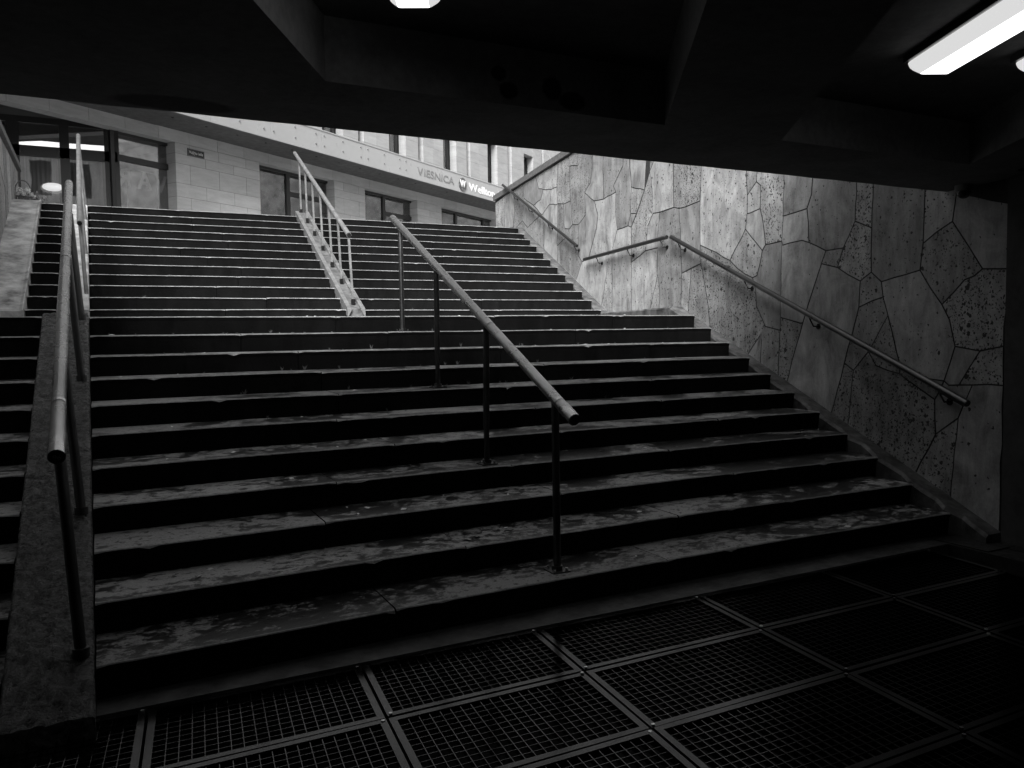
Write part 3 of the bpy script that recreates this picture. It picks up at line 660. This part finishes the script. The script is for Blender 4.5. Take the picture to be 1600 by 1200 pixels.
# wall rails
def wall_rail(label, ya, za, yb, zb, brs, r=.027, m='wrail', out=.10):
    t = thing('handrail', label, 'handrail', 'wall handrails', loc=(wx(ya)-out, ya, za))
    a = (wx(ya) - out, ya, za); b = (wx(yb) - out, yb, zb)
    rl = MB().tube([a, b], r, 18); bandrings(rl, a, b, (.06, .955) if zb != za else (.5,), r+.0015); ro = rl.build('rail', M[m], t)
    d = (Vector(a)-Vector(b)).normalized()
    MB().tube([Vector(a)+d*.001, Vector(a)+d*.005], r-.004, 14).build('end_cap', M['black'], ro)
    MB().tube([Vector(b)-d*.001, Vector(b)-d*.005], r-.004, 14).build('end_cap', M['black'], ro)
    for s in brs:
        p = lerp(a, b, s); y = p[1]
        q = (p[0]-.0, y-.0, p[2]-r); e = (p[0]+.004, y-.05, p[2]-r-.085); w = (wx(y-.05)-.018, y-.05, p[2]-r-.088)
        br = MB().tube([q, lerp(q,e,.85), e, lerp(e,w,.12), w], .0075, 8).build('bracket', M['black'], t)
        MB().tube([(w[0]-.006, w[1], w[2]), (w[0]+.004, w[1], w[2])], .028, 14).build('rosette', M['black'], br)
wall_rail('long sloping steel handrail on brackets along the lower right wall', -.03, .985, 4.52, 2.775, (.06, .40, .64, .96))
wall_rail('short level handrail on the right wall above the landing', 4.64, 2.79, 7.46, 2.775, (.06, .42, .82), .027, 'post')
wall_rail('sloping handrail on the upper right wall reaching above the coping', 7.78, 3.03, 12.1, 4.835, (.03, .33, .60, .82))

# the scratched 96 on the end cap of the left rail
def text_mesh(txt, size, extr, name, m, parent, origin, xdir, ydir, mirror=False, shear=0.0, bold=0.0):
    cu = bpy.data.curves.new(name, 'FONT'); cu.body = txt; cu.size = size; cu.extrude = extr; cu.shear = shear; cu.offset = bold
    cu.align_x = 'LEFT'; cu.resolution_u = 4
    tmp = bpy.data.objects.new('tmp_text', cu); C.objects.link(tmp)
    bpy.context.view_layer.update()
    me = bpy.data.meshes.new_from_object(tmp.evaluated_get(bpy.context.evaluated_depsgraph_get()))
    bpy.data.objects.remove(tmp); bpy.data.curves.remove(cu)
    x, yv = Vector(xdir).normalized(), Vector(ydir).normalized(); zv = x.cross(yv)
    if mirror: 
        w = max(v.co.x for v in me.vertices)
        for v in me.vertices: v.co.x = w - v.co.x
        me.flip_normals()
    mtx = Matrix(((x.x, yv.x, zv.x, origin[0]), (x.y, yv.y, zv.y, origin[1]), (x.z, yv.z, zv.z, origin[2]), (0,0,0,1)))
    me.transform(mtx); me.materials.clear(); me.materials.append(m)
    o = bpy.data.objects.new(name, me); C.objects.link(o)
    if parent: attach(o, parent)
    w = max((mtx.inverted() @ v.co).x for v in me.vertices)
    return o, w
ca = Vector((-.112, .12, 1.055)); dd = (ca - Vector((-.124, 4.72, 3.012))).normalized()
xr = Vector((1, 0, 0)); yr = dd.cross(xr).normalized()
if yr.z < 0: yr = -yr
text_mesh('96', .036, .0004, 'number_mark', M['coping'], cap, ca + dd*.0068 - xr*.0185 - yr*.012, xr, yr, shear=.15)

# ---------------------------------------------------------------- floor gratings
GX = [-.86, .19, 1.108, 2.052, 3.135, 4.16, 5.20]      # joints at y = -0.18
GR = [-.165, -.735, -1.325, -1.92, -2.51]
colw = ['first', 'second', 'third', 'fourth', 'fifth', 'sixth']; roww = ['in the row touching the bottom step', 'in the second row from the steps', 'in the third row from the steps', 'in the row farthest from the steps']
gs = lambda x, y: (x + .10 * (y + .18), y)
for r in range(4):
    for c in range(6):
        xa, xb = GX[c] + .006, GX[c+1] - .006; yb, ya = GR[r] - .006, GR[r+1] + .006
        g = thing('floor_grating', 'galvanised floor grating %s, %s from the left' % (roww[r], colw[c]), 'grating', 'floor gratings', loc=(*gs((xa+xb)/2, ya), 0))
        w = .029; zt = random.uniform(-.004, .001); tx, ty = random.uniform(-.004, .004), random.uniform(-.004, .004)
        def bar(mb, x0, y0, x1, y1, z0, z1):
            p = [gs(x0,y0), gs(x1,y0), gs(x1,y1), gs(x0,y1)]; mb.hexa([(x,y,z0) for x,y in p] + [(x,y,z1 + (x-xa)*tx + (y-ya)*ty) for x,y in p])
        f = MB(); bar(f, xa, ya, xb, ya+w, -.035, zt); bar(f, xa, yb-w, xb, yb, -.035, zt); bar(f, xa, ya+w, xa+w, yb-w, -.035, zt); bar(f, xb-w, ya+w, xb, yb-w, -.035, zt)
        f.build('frame', M['grate'], g)
        bars = MB(); nb = int(round((xb-xa-2*w)/.0465)); nr = int(round((yb-ya-2*w)/.044))
        for i in range(1, nb): 
            x = xa+w+(xb-xa-2*w)*i/nb + random.uniform(-.0012,.0012); bar(bars, x-.0016, ya+w, x+.0016, yb-w, -.030, zt-.004)
        for i in range(1, nr):
            yq = ya+w+(yb-ya-2*w)*i/nr; bar(bars, xa+w, yq-.0013, xb-w, yq+.0013, -.012, zt-.0055)
        bars.build('grid_bars', M['gbar'], g, None, 'stuff')
        sc = MB()
        for (sx, sy) in ((xa+w*.5, ya+w*.5), (xb-w*.5, yb-w*.5)):
            px, py = gs(sx, sy); sc.tube([(px, py, zt-.002), (px, py, zt+.005)], .008, 8)
        sc.build('screw_heads', M['rail'], g, None, 'stuff')

# ---------------------------------------------------------------- lamps and camera dome under the ceiling
def lamp(label, x, y, dx, dy, L=1.25, w=.20):
    t = thing('ceiling_light', label, 'ceiling light', 'fluorescent ceiling lights', loc=(x, y, 2.76))
    d = Vector((dx, dy, 0)).normalized(); s = Vector((-d.y, d.x, 0)); o = Vector((x, y, 0))
    def ring(hw, e, z): return [o + d*(e) + s*hw + Vector((0,0,z)), o + d*(e) - s*hw + Vector((0,0,z)), o + d*(L-e) - s*hw + Vector((0,0,z)), o + d*(L-e) + s*hw + Vector((0,0,z))]
    A, B_, C_ = ring(w*.5, 0, 2.83), ring(w*.47, .015, 2.79), ring(w*.30, .05, 2.755)
    vs = A + B_ + C_; fs = [(8,9,10,11), (3,2,1,0)]
    for k in (0, 4):
        for i in range(4): fs.append((k+i, k+(i+1)%4, k+4+(i+1)%4, k+4+i))
    df = MB().add(vs, fs).build('diffuser', M['lamp'], t); bv = df.modifiers.new('soft_edges', 'BEVEL'); bv.width = .014; bv.segments = 3; bv.limit_method = 'NONE'; df.data.materials.append(M['lampend']); df.data.materials.append(M['lampside'])
    for p in df.data.polygons:
        p.material_index = 1 if abs(p.normal.dot(d)) > .5 else (0 if abs(p.normal.z) > .95 else 2)
    h = MB(); H0, H1 = ring(w*.53, -.015, 2.831), ring(w*.53, -.015, 2.864); h.hexa(H0 + H1); h.build('housing', M['housing'], t)
    clip = MB()
    for e in (.25, L-.25):
        c = o + d*e; clip.obox(c + s*(w*.53) + Vector((0,0,2.825)), d*.02, s*.006, (0,0,.03))
    clip.build('clip', M['housing'], t)
lamp('lit fluorescent light at the top edge, in the left ceiling recess', 1.185, -.90, -.43, -.90)
lamp('long lit fluorescent light in the right ceiling recess', 3.70, -1.20, -.43, -.90, 1.30, .22)
lamp('lit fluorescent light cut by the right edge of the photo', 4.19, -1.42, -.43, -.90, 1.30, .22)
cc = thing('security_camera', 'grey dome security camera under the ceiling near the right wall', 'security camera', loc=(5.80, .02, 2.5))
cx, cy, czz = 5.80, .02, 2.60
MB().tube([(cx, cy, 2.6), (cx, cy, 2.555)], .062, 20).build('camera_base', M['cctv'], cc)
pts = [(cx, cy, 2.556 - .055 * math.sin(k * math.pi / 10)) for k in range(6)]
MB().tube(pts, .05, 18, True, [.051 * math.cos(k * math.pi / 10.4) for k in range(6)]).build('camera_dome', M['black'], cc)

# ---------------------------------------------------------------- hotel building across the street
P0 = Vector((1.92398, 18.72059, 0)); D = Vector((.824126, .566406, 0)); NN = Vector((.566406, -.824126, 0))   # along / out of the facade
def F(s, off, z): p = P0 + D * s + NN * off; return (p.x, p.y, z)
def fbox(mb, s0, s1, o0, o1, z0, z1):
    return mb.hexa([F(s0,o0,z0),F(s1,o0,z0),F(s1,o1,z0),F(s0,o1,z0),F(s0,o0,z1),F(s1,o0,z1),F(s1,o1,z1),F(s0,o1,z1)])
bd_ = thing('hotel_building', 'pale stone building across the street with projecting white canopy band', 'building', loc=F(6, 0, ZT))
ZS, ZB, ZC = 6.965, 6.96, 7.60           # soffit height, fascia bottom and top
SL, SR = -6.0, 24.0
wins = [(-1.56, .06), (2.94, 6.15), (7.70, 10.77), (12.40, 16.75), (18.6, 21.5)]
# backing core behind blocks and rooms; unseen upper part raised to block sky light
core = MB(); fbox(core, 0.75, SR, -3.4, -3.0, ZT-.1, ZS); fbox(core, SL-22, SR+25, -3.4, -.5, ZS+.02, 25); core.build('core', M['room'], bd_)
rooms = MB(); fbox(rooms, .75, SR, -3.0, -.32, 6.72, 6.95); fbox(rooms, .75, SR, -3.0, -.32, ZT-.1, ZT+.02); rooms.build('shop_ceiling', M['room'], bd_)
# ground floor ashlar blocks
zs = [ZT-.1, 4.35, 4.80, 5.28, 5.63, 6.13, 6.38, 6.65]
piers = [(.06, 2.94), (6.15, 7.70), (10.77, 12.40), (16.75, 18.6), (21.5, SR)]
def block(s0, s1, z0, z1, o=0.0):
    j = .004; mb = MB(); o1 = o + random.uniform(-.002, .002)
    fbox(mb, s0+j, s1-j, o-.34, o1, z0+j, z1-j); mb.build('ashlar_block', M['ashlar'], bd_)
for a, b in piers:
    for i, (z0, z1) in enumerate(zip(zs, zs[1:])):
        L = b - a; n = max(1, round(L / .95)); off = (.0 if i % 2 else .45)
        cuts = [a] + [c for c in (a + off + k * L / n for k in range(0 if off else 1, n)) if a + .25 < c < b - .25] + [b]
        for c0, c1 in zip(cuts, cuts[1:]): block(c0, c1, z0, z1)
    mb = MB(); fbox(mb, a+.006, b-.006, -.345, -.006, ZT-.1, 6.645); mb.build('pier_core', M['coping'], bd_)
s = SL
while s < SR:
    block(s, min(SR, s + .93), 6.65, ZS, 0.0); s += .93
mb = MB(); fbox(mb, SL, SR, -.33, -.01, 6.655, ZS-.002); mb.build('lintel_core', M['coping'], bd_)
# windows of the ground floor
def pane(parent, s0, s1, z0, z1, off, m='glass'):
    mb = MB(); fbox(mb, s0, s1, off-.008, off, z0, z1); return mb.build('pane', M[m], parent)
def bars(lst, off=-.30, d=.07):
    mb = MB()
    for s0, s1, z0, z1 in lst: fbox(mb, s0, s1, off-d, off+.02, z0, z1)
    return mb
def window(s0, s1, muls, label):
    fr = bars([(s0,s1,6.58,6.66),(s0,s0+.10,4.2,6.58),(s1-.12,s1,4.2,6.58),(s0,s1,4.12,4.2)] + [(m-.07,m+.07,4.2,6.58) for m in muls])
    w = fr.build('window', M['frame'], bd_, label)
    edges = [s0+.10] + [q for m in muls for q in (m-.07, m+.07)] + [s1-.12]
    return w, edges
w1, e = window(-1.56, .22, [], 'left shop window with transom bar')
bars([(-1.46,.10,5.97,6.11)]).build('transom', M['frame'], w1)
pane(w1, -1.46, .10, 6.11, 6.58, -.33); pane(w1, -1.46, .10, 4.2, 5.97, -.33)
w2, e = window(2.94, 6.45, [4.37], 'two-light window above the upper steps')
pane(w2, e[0], e[1], 4.2, 6.58, -.33); bars([(e[2],e[3],5.93,6.07)]).build('transom', M['frame'], w2)
pane(w2, e[2], e[3], 6.07, 6.58, -.33); pane(w2, e[2], e[3], 4.2, 5.93, -.33)
w3, e = window(7.70, 11.10, [9.12], 'two-light window beside the middle handrail top')
pane(w3, e[0], e[1], 4.2, 6.58, -.33); bars([(e[2],e[3],5.93,6.07)]).build('transom', M['frame'], w3)
pane(w3, e[2], e[3], 6.07, 6.58, -.33); pane(w3, e[2], e[3], 4.2, 5.93, -.33)
w4, e = window(12.40, 16.95, [13.9, 16.1], 'window beside the right retaining wall')
for k in range(0, 6, 2): pane(w4, e[k], e[k+1], 4.2, 6.58, -.33)
w5, e = window(18.6, 21.5, [20], 'far right ground floor window')
for k in range(0, 4, 2): pane(w5, e[k], e[k+1], 4.2, 6.58, -.33)
# interior blinds and shelves seen through the panes
for (s0, s1) in ((3.3, 4.2), (4.7, 6.2), (8.0, 8.9), (9.4, 10.8), (13, 13.8), (14.2, 15.8)):
    mb = MB()
    for k in range(4):
        z0 = 4.3 + k * .55; fbox(mb, s0, s1, -1.5, -1.2, z0, z0 + .03)
    mb.build('shop_shelf', M['curtain'], bd_)
    for k in range(7):
        q = s0 + random.uniform(.05, s1-s0-.2); z0 = 4.33 + .55 * random.randint(0, 3)
        mb = MB(); fbox(mb, q, q + random.uniform(.08,.2), -1.4, -1.25, z0, z0 + random.uniform(.15,.4)); mb.build('boxed_goods', M['curtain'] if k % 2 else M['ramp'], bd_)
# left shopfront, set back and parallel with the stairs
YS = 18.13
sf = thing('shopfront', 'recessed dark framed glass shopfront at the left end of stone building', 'shopfront', loc=(-.6, YS, ZT))
fr = MB()
for x0, x1, z0, z1 in ((-6,.62,6.66,6.80), (-6,.62,5.90,6.14), (-1.66,-1.42,ZT,6.66), (-.60,-.40,ZT,6.66), (.34,.52,ZT,6.66), (.56,.66,ZT,6.80), (-4,-3.8,ZT,6.66), (-6,.62,ZT,ZT+.12)):
    fr.box(x0, YS, z0, x1, YS + .09, z1)
fr.build('frame', M['frame'], sf)
for x0, x1 in ((-3.8,-1.66), (-1.42,-.60), (-.40,.34)):
    for z0, z1 in ((ZT+.12, 5.90), (6.14, 6.66)): MB().box(x0, YS+.05, z0, x1, YS+.058, z1).build('pane', M['glass2'], sf)
MB().box(-6, YS, 6.80, .9, YS + 3.2, 6.95).build('lintel', M['soffit'], sf)
MB().box(-6, 15.0, 6.955, 1.6, YS + .3, 6.963).build('recess_soffit', M['soffit'], sf)
MB().box(-6, YS + 3.0, ZT, 3.2, YS + 3.1, 6.8).build('rear_wall', M['room'], sf)
for (x0, x1) in ((-1.36, -.66), (-.34, .28)):
    mb = MB(); n = 44; vs = []; fs = []
    for i in range(n + 1):
        x = x0 + (x1 - x0) * i / n; yv = YS + .35 + .028 * math.sin(i * 1.05) + .012 * math.sin(i * 2.7 + 1)
        vs += [(x, yv, ZT + .1), (x, yv, 5.96)]
    for i in range(n): fs.append((2*i, 2*i+2, 2*i+3, 2*i+1))
    mb.add(vs, fs, True).build('curtain', M['curtain'], sf)
pdl = thing('pendant_lamp', 'lit oval lamp glowing behind the left shopfront glass', 'lamp', loc=(-.75, YS + .2, 5.2))
pts = [(-.78, YS + .2, 5.22 + .12 * math.cos(k * math.pi / 8)) for k in range(9)]
MB().tube(pts, .1, 24, False, [max(.004, .27 * math.sin(k * math.pi / 8)) for k in range(9)]).build('lamp_shade', M['glow'], pdl)
MB().tube([(-.80, YS + .2, 5.33), (-.80, YS + .2, 6.79)], .006, 6).build('cord', M['black'], pdl)
# mirrored letters hung inside the left shop window
wl_ = thing('window_letters', 'large pale letters seen from behind in the left shop window', 'letters', loc=F(-.7, -.6, 4.9))
for ch, s0, wd in (('R', -1.32, .5), ('A', -.78, .55), ('V', -.28, .5)):
    text_mesh(ch, .60, .02, 'letter', M['letter'], wl_, F(s0, -.42, 5.40), D, (0,0,1), mirror=True, bold=.012)
dp = MB()
for q in (-1.02, -.12): dp.tube([F(q, -.5, 4.3), F(q, -.5, 5.85)], .01, 6)
dp.tube([F(-1.02, -.5, 5.85), F(-.12, -.5, 5.85)], .01, 6); dp.build('display_rail', M['letter'], wl_)
MB().box(-9, YS + 3.2, ZT, -6, YS + 3.6, 14).build('side_wall', M['ashlar'], bd_)
# canopy
OF = 1.35
cn = MB(); fbox(cn, SL, SR, .003, OF - .05, ZS, ZS + .04); cn.build('canopy_soffit', M['soffit'], bd_)
s = SL - .02; k = 0
bolts_rel = [(.0,), (.82, 1.18)]
while s < SR:
    s1 = s + 2.02; mb = MB(); fbox(mb, s + .002, min(SR, s1) - .002, OF - .05, OF, ZB, ZC); f_ = mb.build('fascia_panel', M['white'], bd_)
    s = s1
mb = MB(); fbox(mb, SL, SR, .0, OF + .015, ZC + .001, ZC + .035); mb.build('canopy_flashing', M['white'], bd_)
cnt = 0
bs = [q for k in range(-4, 5) for q in (1.9 + 2.02 * k, 2.25 + 2.02 * k, 3.08 + 2.02 * k) if q < 8.5] + [15.6, 16.5, 17.6, 18.6, 19.6]
for q in bs:
    for zq in (7.185, 7.475):
        p = F(q - .08, OF, zq); e = F(q - .08, OF + .02, zq); MB().tube([p, e], .026, 10).build('bolt', M['lettergrey'], bd_)
for q in range(-2, 12):
    p = F(q * 1.01 + .3, .9, ZS); MB().tube([p, (p[0], p[1], ZS - .012)], .03, 10).build('soffit_bolt', M['black'], bd_)
# upper storeys: pilasters, full height windows, narrow recesses with uplights
ZU = 14.0; o_ = .20
ww = [(2.00, 2.98), (5.42, 6.42), (8.86, 9.84), (12.30, 13.24), (15.72, 16.55), (19.05, 19.98), (22.4, 23.3)]
ns = [(.30, .55), (3.75, 4.0), (7.18, 7.46), (10.62, 10.94), (14.02, 14.30), (17.50, 17.86), (20.85, 21.1)]
holes = sorted(ww + ns); cur = SL
panels = []
for a, b in holes + [(SR, SR)]:
    panels.append((cur, a)); cur = b
for a, b in panels:
    if b - a < .05: continue
    n = max(1, round((b - a) / .85)); 
    for k in range(n):
        z0 = 7.60
        for h in (.52, .58, .42, .60, .58, .60, .60):
            mb = MB(); j = .003
            fbox(mb, a + (b-a)*k/n + j, a + (b-a)*(k+1)/n - j, -.10, o_ + random.uniform(-.002,.002), z0 + j, z0 + h - j); mb.build('cladding_panel', M['clad'], bd_); z0 += h
mb = MB()
for a, b in panels: fbox(mb, a + .006, b - .006, -.11, o_ - .008, 7.6, 11.4)
mb.build('cladding_core', M['coping'], bd_)
for a, b in ww:
    mb = MB(); fbox(mb, a - .001, b + .001, -.105, o_ - .004, 9.92, 11.4); mb.build('window_head', M['clad'], bd_)
    f_ = MB(); fbox(f_, a, a + .07, -.30, -.14, 7.6, 9.92); fbox(f_, b - .07, b, -.30, -.14, 7.6, 9.92); fbox(f_, a, b, -.30, -.14, 9.84, 9.92); fbox(f_, (a+b)/2 - .03, (a+b)/2 + .03, -.28, -.16, 7.6, 9.84)
    wv = f_.build('upper_window', M['frame'], bd_)
    for q0, q1 in ((a + .07, (a+b)/2 - .03), ((a+b)/2 + .03, b - .07)): pane(wv, q0, q1, 7.6, 9.84, -.21)
    mb = MB(); fbox(mb, a, b, -.45, -.40, 7.6, 9.9); mb.build('window_blind', M['upvc'], bd_)
for a, b in ns:
    mb = MB(); fbox(mb, a, b, -.32, -.28, 7.6, 11.4); mb.build('recess_back', M['soffit'], bd_)
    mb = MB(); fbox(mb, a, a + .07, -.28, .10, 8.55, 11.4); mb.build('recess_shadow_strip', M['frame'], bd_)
    mb = MB(); c_ = (a + b) / 2; fbox(mb, c_ - .02, c_ + .14, -.27, -.05, 8.30, 8.36); mb.build('uplight', M['coping'], bd_)
# sign on the canopy band
sg = thing('hotel_sign', 'VIESNICA and Wellton RI lettering with round W emblem on white canopy band', 'sign', loc=F(11.5, OF, 7.2))
def word(txt, s0, z0, size, m, wtot, zdrop=0.0, shear=0.0, bold=0.0, bounce=0.0):
    o, w = text_mesh(txt, size, .015, 'letter', m, None, (0,0,0), (1,0,0), (0,1,0)); bpy.data.objects.remove(o)
    sx = wtot / w; x = 0
    for i, ch in enumerate(txt):
        if ch != ' ':
            o2, wc = text_mesh(ch, size, .006, 'letter', m, sg, F(s0 + x * sx, OF + .008, z0 + (bounce * (1 if i % 2 else -1))), D, (0,0,1), shear=shear, bold=bold)
            me = o2.data; og = Vector(F(s0 + x * sx, 0, 0))
            for v in me.vertices:
                k = (v.co - og).dot(D); v.co += D * (k * (sx - 1))
        o3, wp = text_mesh(txt[:i+1] + '.', size, .01, 'letter', m, None, (0,0,0), (1,0,0), (0,1,0)); bpy.data.objects.remove(o3)
        o4, wd = text_mesh('.', size, .01, 'letter', m, None, (0,0,0), (1,0,0), (0,1,0)); bpy.data.objects.remove(o4)
        x = wp - wd * .5 if ch != ' ' else x + size * .3
word('VIESNICA', 8.88, 7.155, .36, M['lettergrey'], 2.28, bold=.004, bounce=.0)
word('Wellton', 12.28, 7.115, .40, M['letter'], 1.90, bold=.008)
word('RI', 14.52, 7.115, .40, M['letter'], .42, bold=.004)
lg = MB(); pts = []
for k in range(40):
    t = 2*math.pi*k/40; rr = .235 if math.sin(t) > -.2 else .235 * (1 + .12 * (-math.sin(t) - .2))
    pts.append(F(11.80 + rr * math.cos(t) * 1.12, OF + .002, 7.27 + rr * math.sin(t)))
em = lg.prism(pts, NN * .03).build('emblem', M['upst'], sg)
text_mesh('W', .34, .006, 'emblem_letter', M['letter'], em, F(11.80 - .20, OF + .042, 7.165), D, (0,0,1), bold=.012)
# street name plate
sp = thing('street_sign', 'small dark street name plate with white letters on the stone wall', 'street sign', loc=F(.7, .02, 6.4))
mb = MB(); fbox(mb, .44, .97, .002, .02, 6.375, 6.565); pq = mb.build('plate', M['signplate'], sp)
mb = MB(); b_ = .008
for q in ((.45,.96,6.548,6.556),(.45,.96,6.384,6.392),(.45,.458,6.392,6.548),(.952,.96,6.392,6.548)): fbox(mb, q[0], q[1], .02, .0215, q[2], q[3])
mb.build('border', M['lettergrey'], sp)
text_mesh('Vaļņu iela', .112, .0015, 'street_name', M['letter'], sp, F(.475, .0225, 6.44), D, (0,0,1))
# flower planter at the top of the ramp
pt_ = thing('flower_planter', 'slatted planter with pale flowers and hoop handle at the top of ramp', 'planter', loc=(-.9, 11.4, ZT))
for k in range(9):
    x = -1.04 + k * .042; MB().box(x, 11.20, ZT + .0, x + .034, 11.23, ZT + .17 - .012 * max(0, k-3)).build('slat', M['planter'], pt_)
MB().box(-1.04, 11.235, ZT, -.66, 11.45, ZT + .10).build('planter_box', M['planter'], pt_)
MB().tube([(-.93 + .105 * math.cos(math.pi * k / 12), 11.3, ZT + .27 + .155 * math.sin(math.pi * k / 12)) for k in range(13)], .007, 8).build('hoop_handle', M['planter'], pt_)
for (x, z_, r_) in ((-.965, .25, .055), (-.86, .255, .052), (-.92, .20, .04), (-.81, .20, .035), (-.995, .20, .035), (-.77, .16, .028)):
    mb = MB()
    for k in range(11):
        t = 2*math.pi*k/11 + random.uniform(-.1,.1); c_ = (x, 11.19 + random.uniform(-.02,.02), ZT + z_)
        p = (c_[0] + r_*math.cos(t), c_[1] - random.uniform(0,.02), c_[2] + r_*math.sin(t)); t2 = t + .42
        q = (c_[0] + r_*.75*math.cos(t2), c_[1] - .01, c_[2] + r_*.75*math.sin(t2)); c2 = (c_[0] + r_*.3*math.cos(t+.2), c_[1]-.02, c_[2] + r_*.3*math.sin(t+.2))
        mb.add([c2, p, q], [(0,1,2)])
    mb.tube([(x, 11.20, ZT+z_), (x, 11.165, ZT+z_)], r_*.32, 8)
    mb.build('flower', M['petal'], pt_)
lf = MB()
for k in range(150):
    x = random.uniform(-1.03, -.62); q = (x, 11.2 + random.uniform(0, .2), ZT + .10 + random.uniform(0, .14) * (1 if x < -.75 else .5)); a_ = random.uniform(0, 6.28); l_ = random.uniform(.03, .06)
    lf.add([q, (q[0]+l_*math.cos(a_), q[1]-.01, q[2]+l_*.6*math.sin(a_)), (q[0]+l_*.5*math.cos(a_+.7), q[1]+.012, q[2]+l_*.5*math.sin(a_+.7)+.02)], [(0,1,2)])
lf.build('foliage', M['leaf'], pt_, None, 'stuff')
# offscreen buildings: left one added to block sky light, others for window reflections
nb = thing('offscreen_building', 'added unseen tall block at the left, blocking sky light over the stairs', 'building', loc=(-15, 20, ZT))
MB().box(-34, -8, ZT, -13, 60, ZT + 25).build('wall', M['room'], nb)
rb = thing('offscreen_building', 'plain building far off at the right, seen only mirrored in shop windows', 'building', loc=(70, 30, ZT))
MB().box(62, -25, ZT, 80, 75, ZT + 17).build('wall', M['room'], rb)
ob = thing('opposite_building', 'plain building standing behind the underpass, seen only as a reflection', 'building', loc=(0, -28, ZT))
MB().box(-40, -34, ZT, 40, -28, 15.5).build('wall', M['opp'], ob)
mb = MB()
for i in range(32):
    for k in range(3): mb.box(-39 + i*2.5, -28.03, ZT + 1.0 + k*3.8, -37.6 + i*2.5, -27.99, ZT + 3.5 + k*3.8)
mb.build('windows', M['frame'], ob, None, 'stuff')
mb = MB()
for k in range(3): mb.box(-40, -27.98, ZT + 3.9 + k*3.8, 40, -27.7, ZT + 4.15 + k*3.8)
mb.build('string_course', M['white'], ob, None, 'stuff')
# weeds in the backs of the treads
wd = MB()
def tuft(x, y, z, s):
    for k in range(random.randint(4, 8)):
        a_ = random.uniform(0, 6.28); h_ = s * random.uniform(.5, 1); l_ = s * random.uniform(.2, .6); b_ = s * .12
        wd.add([(x - b_, y, z), (x + b_, y, z), (x + l_*math.cos(a_), y + l_*math.sin(a_)*.4, z + h_)], [(0,1,2)])
for n in range(6, 12):
    for k in range(9):
        x = random.uniform(.1, 6.0); tuft(x, n*T + bow(x, n+1) - .004 if n < 11 else 3.774 + 2.78, n*H + .003, random.uniform(.015, .045))
for n in range(1, 12):
    for k in range(5):
        x = random.uniform(.1, 6.2); 
        if 2.8 < x < 3.8: continue
        tuft(x, YU + n*T - .004, ZL + n*HU + .004, random.uniform(.015, .05))
for (x, n) in ((1.05, 7), (1.6, 8), (1.9, 8), (2.3, 9), (3.0, 8), (3.2, 9), (4.0, 7)): tuft(x, n*T + bow(x, n+1) - .005, n*H + .003, .05)
lt = MB()
for k in range(90):
    n = random.randint(1, 11); x = random.uniform(.1, 6.0); y = (n-1)*T + random.uniform(.05, .34) + bow(x, n); a_ = random.uniform(0, 6.28); l_ = random.choice((.008, .01, .014, .02, .028)); w_ = l_ * random.uniform(.3, .8); z = n*H + .004
    if n == 11: z = ZL + .005
    u_, v_ = Vector((math.cos(a_), math.sin(a_), 0)), Vector((-math.sin(a_), math.cos(a_), 0)); c_ = Vector((x, y, z))
    lt.add([c_ - u_*l_, c_ + v_*w_ + Vector((0,0,.006)), c_ + u_*l_ + Vector((0,0,.003)), c_ - v_*w_], [(0,1,2,3)])
lt.build('litter', M['petal'], None, None, 'stuff')
wd.build('weeds', M['leaf'], None, None, 'stuff')
